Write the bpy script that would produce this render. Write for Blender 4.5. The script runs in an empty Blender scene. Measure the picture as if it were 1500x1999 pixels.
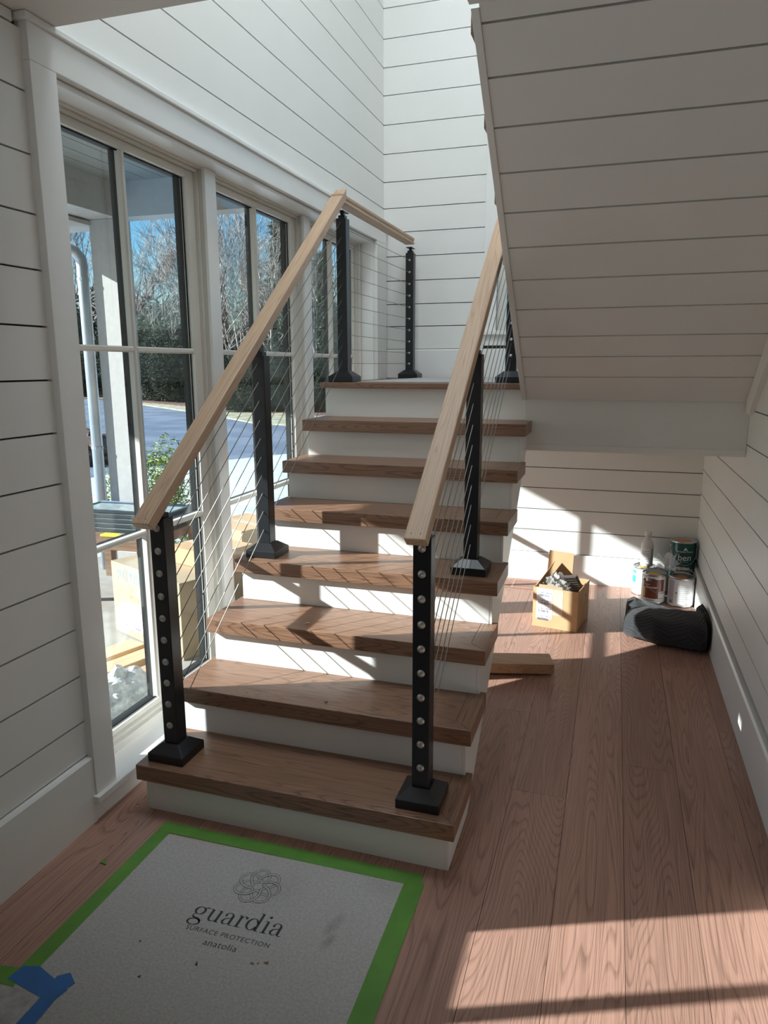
import bpy, bmesh, math, random
from mathutils import Vector, Matrix, Quaternion
random.seed(7)
SC = bpy.context.scene
COL = SC.collection
PI = math.pi

# ------------------------------------------------------------------ camera
cam_d = bpy.data.cameras.new('camera'); CAM = bpy.data.objects.new('camera', cam_d); COL.objects.link(CAM)
yaw, pitch, roll = 0.30936, -0.20161, -0.00285
f_ = Vector((-math.sin(yaw)*math.cos(pitch), math.cos(yaw)*math.cos(pitch), math.sin(pitch)))
r_ = f_.cross(Vector((0, 0, 1))).normalized(); u_ = r_.cross(f_)
rr = math.cos(roll)*r_ + math.sin(roll)*u_; uu = -math.sin(roll)*r_ + math.cos(roll)*u_
mw = Matrix((rr, uu, -f_)).transposed().to_4x4(); mw.translation = Vector((1.5293, -1.9097, 1.5521))
CAM.matrix_world = mw
cam_d.sensor_fit = 'VERTICAL'; cam_d.sensor_height = 24.0; cam_d.sensor_width = 18.0
cam_d.lens = 1397.7/1999*24.0
cam_d.clip_start = 0.02; cam_d.clip_end = 500
SC.camera = CAM

# ------------------------------------------------------------------ world, sun, daylight
SUN_D = Vector((1.0, 0.42, -0.49)).normalized()
world = bpy.data.worlds.new('sky'); SC.world = world; world.use_nodes = True
wn = world.node_tree.nodes; wl = world.node_tree.links; wn.clear()
w_out = wn.new('ShaderNodeOutputWorld'); w_bg = wn.new('ShaderNodeBackground')
w_sky = wn.new('ShaderNodeTexSky'); w_sky.sky_type = 'NISHITA'; w_sky.sun_disc = False
w_sky.sun_elevation = math.asin(-SUN_D.z); w_sky.sun_rotation = math.atan2(-SUN_D.x, -SUN_D.y)
w_sky.air_density = 1.0; w_sky.dust_density = 0.4; w_sky.ozone_density = 2.5
w_tc = wn.new('ShaderNodeTexCoord'); w_map = wn.new('ShaderNodeMapping'); w_map.inputs['Scale'].default_value = (2.2, 2.2, 7.0)
w_noi = wn.new('ShaderNodeTexNoise'); w_noi.inputs['Scale'].default_value = 1.6; w_noi.inputs['Detail'].default_value = 6
w_rmp = wn.new('ShaderNodeValToRGB'); w_rmp.color_ramp.elements[0].position = 0.50; w_rmp.color_ramp.elements[1].position = 0.75
w_rmp.color_ramp.elements[1].color = (.55, .55, .55, 1)
w_mix = wn.new('ShaderNodeMixRGB'); w_mix.inputs['Color2'].default_value = (3.4, 3.7, 4.1, 1)
w_hsv = wn.new('ShaderNodeHueSaturation'); w_hsv.inputs['Saturation'].default_value = 1.45
wl.new(w_tc.outputs['Generated'], w_map.inputs['Vector']); wl.new(w_map.outputs[0], w_noi.inputs['Vector'])
wl.new(w_noi.outputs['Fac'], w_rmp.inputs['Fac']); wl.new(w_rmp.outputs['Color'], w_mix.inputs['Fac'])
wl.new(w_sky.outputs[0], w_hsv.inputs['Color']); wl.new(w_hsv.outputs[0], w_mix.inputs['Color1'])
wl.new(w_mix.outputs[0], w_bg.inputs['Color']); wl.new(w_bg.outputs[0], w_out.inputs['Surface'])
w_bg.inputs['Strength'].default_value = 0.19

def lamp(name, kind, energy, color, loc=None, direction=None, size=None):
    d = bpy.data.lights.new(name, kind); d.energy = energy; d.color = color
    o = bpy.data.objects.new(name, d); COL.objects.link(o)
    if loc: o.location = loc
    if direction is not None: o.rotation_euler = Vector(direction).to_track_quat('-Z', 'Y').to_euler()
    if size: d.shape = 'RECTANGLE'; d.size, d.size_y = size
    return o
sun = lamp('sun', 'SUN', 13.6, (.975, .99, 1.0), (-12, -6, 9), SUN_D); sun.data.angle = 0.0093
# daylight of the skylight in the stairwell roof, and an added fill lamp brightening soffit and right wall
lamp('skylight_daylight', 'AREA', 60, (.86, .95, 1.0), (.62, .58, 5.27), (0, .12, -1), (.95, .85))
lamp('room_fill', 'AREA', 3.0, (1.0, .97, .93), (-.06, -1.3, 1.6), (1, .75, .5), (1.0, 1.3))

SC.view_settings.view_transform = 'Standard'; SC.view_settings.look = 'None'
SC.view_settings.exposure = 0.0; SC.view_settings.gamma = 1.0; SC.view_settings.use_curve_mapping = False
SC.cycles.use_denoising = True
SC.cycles.max_bounces = 10; SC.cycles.diffuse_bounces = 6; SC.cycles.transparent_max_bounces = 24
SC.cycles.caustics_reflective = False; SC.cycles.caustics_refractive = False
SC.cycles.sample_clamp_indirect = 6.0

# ------------------------------------------------------------------ materials
def new_mat(name):
    m = bpy.data.materials.new(name); m.use_nodes = True
    n = m.node_tree.nodes; n.clear()
    o = n.new('ShaderNodeOutputMaterial'); b = n.new('ShaderNodeBsdfPrincipled')
    m.node_tree.links.new(b.outputs[0], o.inputs[0])
    return m, n, m.node_tree.links, b, o
def c4(c): return (c[0], c[1], c[2], 1)
def plain(name, col, rough=.5, metal=0.0, var=.06, scale=6.0, bump=0.0, bscale=60.0, spec=.5, coat=0.0):
    m, n, l, b, o = new_mat(name)
    tc = n.new('ShaderNodeTexCoord'); no = n.new('ShaderNodeTexNoise'); no.inputs['Scale'].default_value = scale; no.inputs['Detail'].default_value = 5
    l.new(tc.outputs['Object'], no.inputs['Vector'])
    r = n.new('ShaderNodeValToRGB'); r.color_ramp.elements[0].position = .3; r.color_ramp.elements[1].position = .7
    r.color_ramp.elements[0].color = c4([max(0, c*(1-var)) for c in col]); r.color_ramp.elements[1].color = c4([min(1, c*(1+var)) for c in col])
    l.new(no.outputs['Fac'], r.inputs['Fac']); l.new(r.outputs['Color'], b.inputs['Base Color'])
    b.inputs['Roughness'].default_value = rough; b.inputs['Metallic'].default_value = metal; b.inputs['Specular IOR Level'].default_value = spec
    b.inputs['Coat Weight'].default_value = coat
    if bump:
        n2 = n.new('ShaderNodeTexNoise'); n2.inputs['Scale'].default_value = bscale; n2.inputs['Detail'].default_value = 4
        l.new(tc.outputs['Object'], n2.inputs['Vector'])
        bp = n.new('ShaderNodeBump'); bp.inputs['Strength'].default_value = bump; bp.inputs['Distance'].default_value = .004
        l.new(n2.outputs['Fac'], bp.inputs['Height']); l.new(bp.outputs[0], b.inputs['Normal'])
    return m
def wood(name, light, dark, axis='Y', rough=.42, rings=9.0, across=5.0, along=.55, tint=.16, contrast=.75, spec=.5, bump=.12):
    """flat-sawn oak: contour lines of a noise field stretched along the grain, with fine pores"""
    m, n, l, b, o = new_mat(name)
    tc = n.new('ShaderNodeTexCoord'); oi = n.new('ShaderNodeObjectInfo')
    add = n.new('ShaderNodeVectorMath'); add.operation = 'ADD'
    mul = n.new('ShaderNodeVectorMath'); mul.operation = 'SCALE'; mul.inputs[0].default_value = (17, 31, 23)
    l.new(oi.outputs['Random'], mul.inputs['Scale'])
    l.new(tc.outputs['Object'], add.inputs[0]); l.new(mul.outputs[0], add.inputs[1])
    def mapped(sa, sx):
        mp = n.new('ShaderNodeMapping')
        mp.inputs['Scale'].default_value = (sa if axis == 'X' else sx, sa if axis == 'Y' else sx, sa if axis == 'Z' else sx)
        l.new(add.outputs[0], mp.inputs['Vector']); return mp
    m1 = mapped(along, across)
    n1 = n.new('ShaderNodeTexNoise'); n1.inputs['Scale'].default_value = 1.0; n1.inputs['Detail'].default_value = 2.0; n1.inputs['Roughness'].default_value = .42
    l.new(m1.outputs[0], n1.inputs['Vector'])
    k = n.new('ShaderNodeMath'); k.operation = 'MULTIPLY'; k.inputs[1].default_value = rings; l.new(n1.outputs['Fac'], k.inputs[0])
    fr = n.new('ShaderNodeMath'); fr.operation = 'FRACT'; l.new(k.outputs[0], fr.inputs[0])
    rp = n.new('ShaderNodeValToRGB'); e = rp.color_ramp.elements
    e[0].position = 0.0; e[0].color = (0, 0, 0, 1); e[1].position = .34; e[1].color = (1, 1, 1, 1)
    x = rp.color_ramp.elements.new(.9); x.color = (.9, .9, .9, 1); x = rp.color_ramp.elements.new(1.0); x.color = (0, 0, 0, 1)
    l.new(fr.outputs[0], rp.inputs['Fac'])
    m2 = mapped(3.5, 240.0)
    n2 = n.new('ShaderNodeTexNoise'); n2.inputs['Scale'].default_value = 1.0; n2.inputs['Detail'].default_value = 3.0
    l.new(m2.outputs[0], n2.inputs['Vector'])
    r2 = n.new('ShaderNodeValToRGB'); r2.color_ramp.elements[0].position = .36; r2.color_ramp.elements[1].position = .56; l.new(n2.outputs['Fac'], r2.inputs['Fac'])
    mm = n.new('ShaderNodeMixRGB'); mm.blend_type = 'MIX'; mm.inputs['Fac'].default_value = .42
    l.new(rp.outputs['Color'], mm.inputs['Color1']); l.new(r2.outputs['Color'], mm.inputs['Color2'])
    mx = n.new('ShaderNodeMixRGB'); mx.inputs['Color1'].default_value = c4([d*contrast+a*(1-contrast) for d, a in zip(dark, light)]); mx.inputs['Color2'].default_value = c4(light)
    l.new(mm.outputs[0], mx.inputs['Fac'])
    hs = n.new('ShaderNodeHueSaturation')
    mr = n.new('ShaderNodeMapRange'); mr.inputs['To Min'].default_value = 1-tint; mr.inputs['To Max'].default_value = 1+tint
    l.new(oi.outputs['Random'], mr.inputs['Value']); l.new(mr.outputs[0], hs.inputs['Value']); l.new(mx.outputs[0], hs.inputs['Color'])
    l.new(hs.outputs[0], b.inputs['Base Color'])
    b.inputs['Roughness'].default_value = rough; b.inputs['Specular IOR Level'].default_value = spec
    bp = n.new('ShaderNodeBump'); bp.inputs['Strength'].default_value = bump; bp.inputs['Distance'].default_value = .002
    l.new(mm.outputs[0], bp.inputs['Height']); l.new(bp.outputs[0], b.inputs['Normal'])
    return m
def glass_mat(name, tint=(.93, .96, .945), ior=1.5):
    m = bpy.data.materials.new(name); m.use_nodes = True; n = m.node_tree.nodes; l = m.node_tree.links; n.clear()
    o = n.new('ShaderNodeOutputMaterial'); mx = n.new('ShaderNodeMixShader'); t = n.new('ShaderNodeBsdfTransparent'); g = n.new('ShaderNodeBsdfGlossy')
    lw = n.new('ShaderNodeLayerWeight'); lw.inputs['Blend'].default_value = .5
    pw = n.new('ShaderNodeMath'); pw.operation = 'POWER'; pw.inputs[1].default_value = 5.0; l.new(lw.outputs['Facing'], pw.inputs[0])
    fr = n.new('ShaderNodeMath'); fr.operation = 'MULTIPLY_ADD'; fr.inputs[1].default_value = .92; fr.inputs[2].default_value = .03; l.new(pw.outputs[0], fr.inputs[0])
    t.inputs['Color'].default_value = c4(tint); g.inputs['Roughness'].default_value = 0.0; g.inputs['Color'].default_value = (.9, .95, .93, 1)
    l.new(fr.outputs[0], mx.inputs['Fac']); l.new(t.outputs[0], mx.inputs[1]); l.new(g.outputs[0], mx.inputs[2]); l.new(mx.outputs[0], o.inputs[0])
    return m
def film_mat(name, col, alpha, rough=.15):
    m, n, l, b, o = new_mat(name)
    b.inputs['Base Color'].default_value = c4(col); b.inputs['Roughness'].default_value = rough
    t = n.new('ShaderNodeBsdfTransparent'); mx = n.new('ShaderNodeMixShader'); mx.inputs['Fac'].default_value = alpha
    no = n.new('ShaderNodeTexNoise'); no.inputs['Scale'].default_value = 40; bp = n.new('ShaderNodeBump'); bp.inputs['Strength'].default_value = .5
    tc = n.new('ShaderNodeTexCoord'); l.new(tc.outputs['Object'], no.inputs['Vector']); l.new(no.outputs['Fac'], bp.inputs['Height']); l.new(bp.outputs[0], b.inputs['Normal'])
    l.new(t.outputs[0], mx.inputs[1]); l.new(b.outputs[0], mx.inputs[2]); l.new(mx.outputs[0], o.inputs[0])
    return m

M = {}
M['white'] = plain('painted_shiplap', (.81, .81, .79), .42, var=.015, scale=3, bump=.03, bscale=25)
M['trim'] = plain('trim_enamel', (.82, .82, .805), .32, var=.012, scale=3)
M['frame'] = plain('window_frame_paint', (.70, .68, .63), .35, var=.02)
M['gasket'] = plain('window_gasket', (.010, .010, .013), .5, spec=.2)
M['backing'] = plain('gap_shadow_board', (.07, .065, .058), .8)
M['rear_dark'] = plain('darkened_rear_wall', (.16, .13, .10), .9)  # unseen rear walls, coloured dark to cut light bounced onto the left wall
M['drywall'] = plain('ceiling_paint', (.74, .73, .70), .8, var=.01)
M['floor'] = wood('oak_floor', (.425, .243, .185), (.12, .062, .044), 'Y', .40, rings=66, across=5.0, along=.40, tint=.09, contrast=.7, spec=.45, bump=.2)
M['tread'] = wood('stained_oak_tread', (.285, .155, .095), (.055, .024, .014), 'X', .36, rings=52, across=8, along=.55, tint=.07, contrast=.85, bump=.2, spec=.7)
M['tread_return'] = wood('stained_oak_return', (.285, .155, .095), (.055, .024, .014), 'Y', .36, rings=52, across=8, along=.55, tint=.07, contrast=.85, bump=.2, spec=.7)
M['rail'] = wood('raw_oak_rail', (.56, .39, .265), (.36, .22, .135), 'X', .5, rings=15, across=16, along=.7, tint=.05, contrast=.8)
M['lumber'] = wood('pine_lumber', (.66, .49, .31), (.46, .30, .17), 'X', .6, rings=7, across=9, along=.5, tint=.12)
M['offcut'] = wood('offcut_wood', (.50, .31, .18), (.30, .16, .085), 'X', .55, rings=8, across=14, along=.6, tint=.02)
M['old_wood'] = wood('table_edge_wood', (.26, .15, .09), (.10, .055, .03), 'X', .6, rings=7, across=9, along=.5, tint=.1)
M['black'] = plain('black_powder_coat', (.012, .013, .016), .33, var=.1, bump=.02, bscale=300)
M['steel'] = plain('stainless', (.52, .50, .47), .48, 1.0)
M['cable'] = plain('stainless_cable', (.34, .32, .29), .42, 1.0)
M['hole'] = plain('nail_hole', (.05, .035, .025), .8)
def paper_mat():
    m = plain('fleece_paper', (.43, .42, .41), .95, var=.13, scale=130, bump=.45, bscale=150)
    n = m.node_tree.nodes; l = m.node_tree.links
    b = [k for k in n if k.type == 'BSDF_PRINCIPLED'][0]; src = b.inputs['Base Color'].links[0].from_socket
    tc = n.new('ShaderNodeTexCoord'); cur = src
    no = n.new('ShaderNodeTexNoise'); no.inputs['Scale'].default_value = 45; l.new(tc.outputs['Object'], no.inputs['Vector'])
    for (x, y, rx, ry, a) in ((.278, .515, .022, .055, -.3), (.285, .455, .018, .04, -.3), (.06, .60, .12, .10, .5), (.36, .70, .09, .05, 0)):
        mp = n.new('ShaderNodeMapping'); mp.vector_type = 'TEXTURE'; mp.inputs['Location'].default_value = (x, y, 0); mp.inputs['Rotation'].default_value = (0, 0, a); mp.inputs['Scale'].default_value = (rx, ry, 1)
        l.new(tc.outputs['Object'], mp.inputs['Vector'])
        g = n.new('ShaderNodeTexGradient'); g.gradient_type = 'SPHERICAL'; l.new(mp.outputs[0], g.inputs[0])
        k = n.new('ShaderNodeMath'); k.operation = 'MULTIPLY'; l.new(g.outputs['Fac'], k.inputs[0]); l.new(no.outputs['Fac'], k.inputs[1])
        k2 = n.new('ShaderNodeMath'); k2.operation = 'MULTIPLY'; k2.inputs[1].default_value = 1.1 if rx < .05 else .35; l.new(k.outputs[0], k2.inputs[0])
        mx = n.new('ShaderNodeMixRGB'); mx.inputs['Color2'].default_value = (.15, .14, .135, 1); l.new(k2.outputs[0], mx.inputs['Fac']); l.new(cur, mx.inputs['Color1']); cur = mx.outputs[0]
    l.new(cur, b.inputs['Base Color']); return m
M['paper'] = paper_mat()
M['paper2'] = plain('wrinkled_fleece_paper', (.40, .39, .385), .9, var=.2, scale=30, bump=.9, bscale=22)
M['ink'] = plain('printed_ink', (.045, .045, .05), .8)
M['stain'] = plain('dirt_mark', (.21, .19, .175), .95, var=.3, scale=60)
M['rust'] = plain('rusty_mark', (.23, .12, .07), .95)
M['green_tape'] = plain('green_tape', (.10, .27, .035), .6, var=.12, scale=12)
M['blue_tape'] = plain('blue_tape', (.03, .14, .40), .6, var=.1, scale=12)
M['card'] = plain('cardboard', (.58, .37, .20), .85, var=.06, scale=14)
M['card_pale'] = plain('pale_cardboard', (.44, .345, .235), .85, var=.05, scale=14)
M['card_in'] = plain('cardboard_inside', (.44, .28, .16), .9)
M['label'] = plain('label_paper', (.84, .85, .86), .6, var=.02)
M['barcode'] = plain('barcode_ink', (.22, .22, .28), .7)
M['blue_ink'] = plain('blue_print', (.16, .36, .55), .7)
M['tape_clear'] = plain('packing_tape', (.70, .58, .46), .25)
M['ribbed'] = plain('dark_plastic', (.07, .055, .05), .45)
M['foam'] = plain('bubble_wrap', (.72, .75, .78), .3, var=.25, scale=40, bump=.8, bscale=70)
M['bag'] = film_mat('plastic_bag', (.85, .86, .9), .55, .25)
M['wrap'] = film_mat('bubble_film', (.55, .55, .55), .5, .2)
M['can_metal'] = plain('tin', (.55, .56, .57), .28, 1.0)
M['can_teal'] = plain('teal_label', (.012, .085, .075), .3, var=.15, scale=25)
M['can_aqua'] = plain('aqua_label', (.05, .42, .38), .35)
M['can_brown'] = plain('brown_label', (.20, .065, .045), .3)
M['can_white'] = plain('white_label', (.78, .79, .80), .35)
M['can_lilac'] = plain('lilac_panel', (.55, .50, .58), .4)
M['dab_orange'] = plain('orange_paint_dab', (.56, .24, .09), .45, var=.2, scale=60)
M['dab_yellow'] = plain('yellow_paint_dab', (.80, .48, .06), .45)
M['text_white'] = plain('white_print', (.80, .82, .82), .6)
M['text_grey'] = plain('grey_print', (.36, .40, .44), .7)
M['plastic_white'] = plain('white_bottle_plastic', (.74, .73, .70), .35)
M['glass'] = glass_mat('window_glass')
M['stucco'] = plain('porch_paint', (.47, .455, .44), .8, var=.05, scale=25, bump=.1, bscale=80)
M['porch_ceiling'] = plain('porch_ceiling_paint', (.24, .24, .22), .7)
M['zinc'] = plain('downspout_metal', (.52, .57, .62), .4, .6)
M['gutter'] = plain('dark_gutter', (.05, .06, .065), .5)
M['roofing'] = plain('roof_shingle', (.06, .06, .065), .9)
M['deck'] = plain('porch_stone', (.36, .335, .30), .85, var=.12, scale=8)
M['screen_dark'] = plain('dark_frame', (.045, .055, .06), .35)
M['screen_glass'] = plain('dusty_glass_panel', (.36, .43, .43), .25, var=.25, scale=20)
M['tube_blue'] = plain('blue_roll', (.13, .20, .34), .4)
M['yellow'] = plain('yellow_plastic', (.72, .62, .06), .5)
M['clear_box'] = plain('pale_green_bin', (.50, .53, .42), .3)

# blanket with zigzag quilting
def blanket_mat():
    m, n, l, b, o = new_mat('quilted_blanket')
    tc = n.new('ShaderNodeTexCoord'); sp = n.new('ShaderNodeSeparateXYZ'); l.new(tc.outputs['UV'], sp.inputs[0])
    def mth(op, a, bb=None):
        k = n.new('ShaderNodeMath'); k.operation = op
        for i, v in enumerate((a, bb)):
            if v is None: continue
            if isinstance(v, (int, float)): k.inputs[i].default_value = v
            else: l.new(v, k.inputs[i])
        return k.outputs[0]
    zig = mth('PINGPONG', mth('MULTIPLY', sp.outputs['X'], 1.0), .17)
    v = mth('ADD', sp.outputs['Y'], mth('MULTIPLY', zig, .38))
    line = mth('FRACT', mth('MULTIPLY', v, 26.0))
    st = mth('LESS_THAN', mth('ABSOLUTE', mth('SUBTRACT', line, .5)), .05)
    puff = mth('ABSOLUTE', mth('SUBTRACT', line, .5))
    mx = n.new('ShaderNodeMixRGB'); mx.inputs['Color1'].default_value = (.014, .015, .018, 1); mx.inputs['Color2'].default_value = (.045, .046, .05, 1)
    l.new(st, mx.inputs['Fac']); l.new(mx.outputs[0], b.inputs['Base Color']); b.inputs['Roughness'].default_value = .85
    b.inputs['Sheen Weight'].default_value = .08
    bp = n.new('ShaderNodeBump'); bp.inputs['Strength'].default_value = .9; bp.inputs['Distance'].default_value = .006
    l.new(puff, bp.inputs['Height']); l.new(bp.outputs[0], b.inputs['Normal'])
    return m
M['blanket'] = blanket_mat()
def ground_mat(name, a, bcol, scale, lo=.4, hi=.6, rough=.8, bump=.3):
    m, n, l, b, o = new_mat(name)
    tc = n.new('ShaderNodeTexCoord'); no = n.new('ShaderNodeTexNoise'); no.inputs['Scale'].default_value = scale; no.inputs['Detail'].default_value = 8
    l.new(tc.outputs['Object'], no.inputs['Vector'])
    r = n.new('ShaderNodeValToRGB'); r.color_ramp.elements[0].position = lo; r.color_ramp.elements[1].position = hi
    r.color_ramp.elements[0].color = c4(a); r.color_ramp.elements[1].color = c4(bcol)
    l.new(no.outputs['Fac'], r.inputs['Fac']); l.new(r.outputs['Color'], b.inputs['Base Color']); b.inputs['Roughness'].default_value = rough
    bp = n.new('ShaderNodeBump'); bp.inputs['Strength'].default_value = bump; l.new(no.outputs['Fac'], bp.inputs['Height']); l.new(bp.outputs[0], b.inputs['Normal'])
    return m
M['asphalt'] = ground_mat('frosty_sky_tinted_asphalt', (.12, .16, .225), (.19, .235, .30), .7)  # blue of the sky's reflection is mixed into the base colour
M['frost'] = ground_mat('frosty_gravel', (.50, .55, .58), (.72, .77, .80), 9, .3, .7)
M['lawn'] = ground_mat('winter_lawn', (.30, .29, .17), (.52, .50, .38), 2.5)
M['mulch'] = ground_mat('leaf_mulch', (.10, .06, .045), (.22, .14, .11), 4)
M['bark'] = ground_mat('pale_bark', (.20, .17, .145), (.48, .44, .40), 3)
M['bark_dark'] = ground_mat('brown_bark', (.10, .08, .065), (.26, .21, .17), 3)
M['needles'] = ground_mat('evergreen_needles', (.022, .045, .022), (.07, .11, .05), 5)
M['needles_pale'] = ground_mat('pale_needles', (.05, .09, .045), (.15, .19, .09), 5)
M['hedge'] = ground_mat('dark_hedge', (.012, .025, .014), (.045, .065, .035), 5)
M['leaves'] = ground_mat('yellow_green_leaves', (.14, .21, .04), (.42, .48, .12), 14)
M['brush'] = ground_mat('undergrowth', (.10, .085, .07), (.30, .26, .22), 5)

# ------------------------------------------------------------------ mesh builder
class MB:
    def __init__(s): s.v = []; s.f = []; s.uv = None
    def add(s, vs, fs):
        k = len(s.v); s.v += [tuple(p) for p in vs]; s.f += [tuple(i+k for i in q) for q in fs]; return s
    def box(s, x0, x1, y0, y1, z0, z1, m=None):
        vs = [Vector((x, y, z)) for x in (x0, x1) for y in (y0, y1) for z in (z0, z1)]
        if m is not None: vs = [m @ v for v in vs]
        return s.add(vs, [(0, 1, 3, 2), (4, 6, 7, 5), (0, 4, 5, 1), (2, 3, 7, 6), (0, 2, 6, 4), (1, 5, 7, 3)])
    def prism(s, poly, axis, a, b, m=None):
        """extrude a 2-D polygon along an axis: poly in the other two axes, in order"""
        def p3(p, t):
            q = {'X': (t, p[0], p[1]), 'Y': (p[0], t, p[1]), 'Z': (p[0], p[1], t)}[axis]
            q = Vector(q); return m @ q if m is not None else q
        n = len(poly)
        vs = [p3(p, a) for p in poly]+[p3(p, b) for p in poly]
        return s.add(vs, [tuple(range(n))[::-1], tuple(range(n, 2*n))]+[(i, (i+1) % n, n+(i+1) % n, n+i) for i in range(n)])
    def tube(s, pts, r, seg=8, closed=False, cap=True):
        pts = [Vector(p) for p in pts]; n = len(pts); rs = r if isinstance(r, (list, tuple)) else [r]*n
        vs = []; up = None
        for i, p in enumerate(pts):
            if closed: t = pts[(i+1) % n]-pts[i-1]
            else: t = pts[min(i+1, n-1)]-pts[max(i-1, 0)]
            t.normalize()
            if up is None: up = Vector((0, 0, 1)) if abs(t.z) < .9 else Vector((1, 0, 0))
            a = t.cross(up); a.normalize(); bb = a.cross(t); up = bb
            for k in range(seg):
                an = 2*PI*k/seg; vs.append(p+a*(rs[i]*math.cos(an))+bb*(rs[i]*math.sin(an)))
        fs = []
        for i in range(n if closed else n-1):
            j = (i+1) % n
            for k in range(seg): fs.append((i*seg+k, i*seg+(k+1) % seg, j*seg+(k+1) % seg, j*seg+k))
        if cap and not closed: fs += [tuple(range(seg))[::-1], tuple(range((n-1)*seg, n*seg))]
        return s.add(vs, fs)
    def lathe(s, prof, c=(0, 0, 0), seg=32, axis='Z', a0=0, a1=None):
        full = a1 is None; a1 = a0+2*PI if full else a1
        vs = []; n = len(prof); cols = seg if full else seg+1
        for k in range(cols):
            an = a0+(a1-a0)*k/seg
            for r, z in prof:
                p = (r*math.cos(an), r*math.sin(an), z)
                if axis == 'Y': p = (p[0], p[2], p[1])
                if axis == 'X': p = (p[2], p[0], p[1])
                vs.append(Vector(p)+Vector(c))
        fs = []
        for k in range(seg):
            k2 = (k+1) % cols
            for i in range(n-1): fs.append((k*n+i, k2*n+i, k2*n+i+1, k*n+i+1))
        return s.add(vs, fs)
    def grid(s, fn, nu, nv, closed_u=False):
        vs = []; uvs = []
        for i in range(nu+1):
            for j in range(nv+1): vs.append(fn(i/nu, j/nv)); uvs.append((i/nu, j/nv))
        fs = [(i*(nv+1)+j, (i+1)*(nv+1)+j, (i+1)*(nv+1)+j+1, i*(nv+1)+j+1) for i in range(nu) for j in range(nv)]
        k = len(s.v); s.add(vs, fs)
        if s.uv is None: s.uv = {}
        for i, q in enumerate(uvs): s.uv[k+i] = q
        return s
    def xf(s, m): s.v = [tuple(m @ Vector(p)) for p in s.v]; return s

ORG = {}
def obj(name, mb, mat, parent=None, bevel=0.0, smooth=False, stuff=False, matrix=None, seg=2):
    me = bpy.data.meshes.new(name)
    o = bpy.data.objects.new(name, me)
    org = ORG.get(parent.name, Vector()) if parent else Vector()
    me.from_pydata([tuple(Vector(p)-(org if matrix is None else Vector())) for p in mb.v], [], mb.f)
    if mb.uv:
        ul = me.uv_layers.new(name='UVMap')
        for lp in me.loops: ul.data[lp.index].uv = mb.uv.get(lp.vertex_index, (0, 0))
    bm = bmesh.new(); bm.from_mesh(me); bmesh.ops.recalc_face_normals(bm, faces=bm.faces); bm.to_mesh(me); bm.free()
    me.materials.append(M[mat] if isinstance(mat, str) else mat)
    if smooth: me.polygons.foreach_set('use_smooth', [True]*len(me.polygons))
    COL.objects.link(o)
    if parent: o.parent = parent
    ORG[o.name] = org
    if matrix is not None:
        mm = matrix.copy(); mm.translation = mm.translation-org; o.matrix_local = mm
    if bevel:
        md = o.modifiers.new('bevel', 'BEVEL'); md.width = bevel; md.segments = seg; md.limit_method = 'ANGLE'; md.angle_limit = .7
    if stuff: o['kind'] = 'stuff'
    return o
def thing(name, loc, label, cat, group=None):
    o = bpy.data.objects.new(name, None); COL.objects.link(o); o.location = loc; o.empty_display_size = .1
    ORG[o.name] = Vector(loc); o['label'] = label; o['category'] = cat
    if group: o['group'] = group
    return o
def tag(o, label, cat, group=None):
    o['label'] = label; o['category'] = cat
    if group: o['group'] = group
    return o
def lab(o, label): o['label'] = label; return o
def struct(o, label=None, cat=None):
    o['kind'] = 'structure'
    if label: o['label'] = label; o['category'] = cat
    return o

TMP = []
def text_mesh(body, size, spacing=1.0, extrude=0.0):
    cu = bpy.data.curves.new('lettering', 'FONT'); cu.body = body; cu.size = size; cu.space_character = spacing; cu.align_x = 'CENTER'; cu.align_y = 'CENTER'
    cu.resolution_u = 4; cu.extrude = extrude
    ob = bpy.data.objects.new('lettering_tmp', cu)
    me = bpy.data.meshes.new_from_object(ob)
    mb = MB(); mb.add([v.co.copy() for v in me.vertices], [tuple(p.vertices) for p in me.polygons])
    bpy.data.objects.remove(ob); bpy.data.meshes.remove(me); bpy.data.curves.remove(cu)
    return mb

# ------------------------------------------------------------------ dimensions measured from the photograph
R, T, TW, TT, TD = .183, .2489, 1.139, .0574, .3008     # riser, run, tread width, thickness, depth
XL, XR, YB = -.1255, 2.1224, 3.287                      # finished wall faces
LZ = 8*R                                                # landing height
YF = 7*T                                                # landing front
GAP = .0058

# ------------------------------------------------------------------ SETTING: floor
floor = struct(obj('floor', MB().box(-.36, 6.2, -6.2, YB+.1, -.06, -.0125), 'backing'))
xs = [XL-.08+.1985*k for k in range(-0, 14)]
x0 = 1.245-.1985*7
joints = {0: [-2.1, .35, 2.4], 1: [-1.3, .9, 2.9], 2: [-2.5, -.55, 1.6], 3: [-1.9, .2, 2.2], 4: [-1.0, 1.1, 2.7], 5: [-2.3, -.3, 1.9],
          6: [-1.25, 1.165], 7: [-1.7, .537, 2.75], 8: [-.95, 1.497], 9: [-1.55, .836, 2.6], 10: [-1.2, 1.9], 11: [-.75, 1.237, 3.0]}
for k in range(0, 12):
    a = x0+.1985*k; b = a+.1985
    a = max(a, XL-.01); b = min(b, XR+.005)
    ys = [-3.6]+joints[k]+[YB]
    for j in range(len(ys)-1):
        obj('floor_plank', MB().box(a+.0007, b-.0007, ys[j]+.0007, ys[j+1]-.0007, -.012, 0), 'floor', floor)
for k in range(6):
    obj('floor_plank', MB().box(-.3+k*1.08, .775+k*1.08, -6.1, -3.602, -.012, 0), 'floor', floor)
obj('floor_plank', MB().box(XR+.01, 6.1, -3.6, -2.62, -.012, 0), 'floor', floor)

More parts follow.
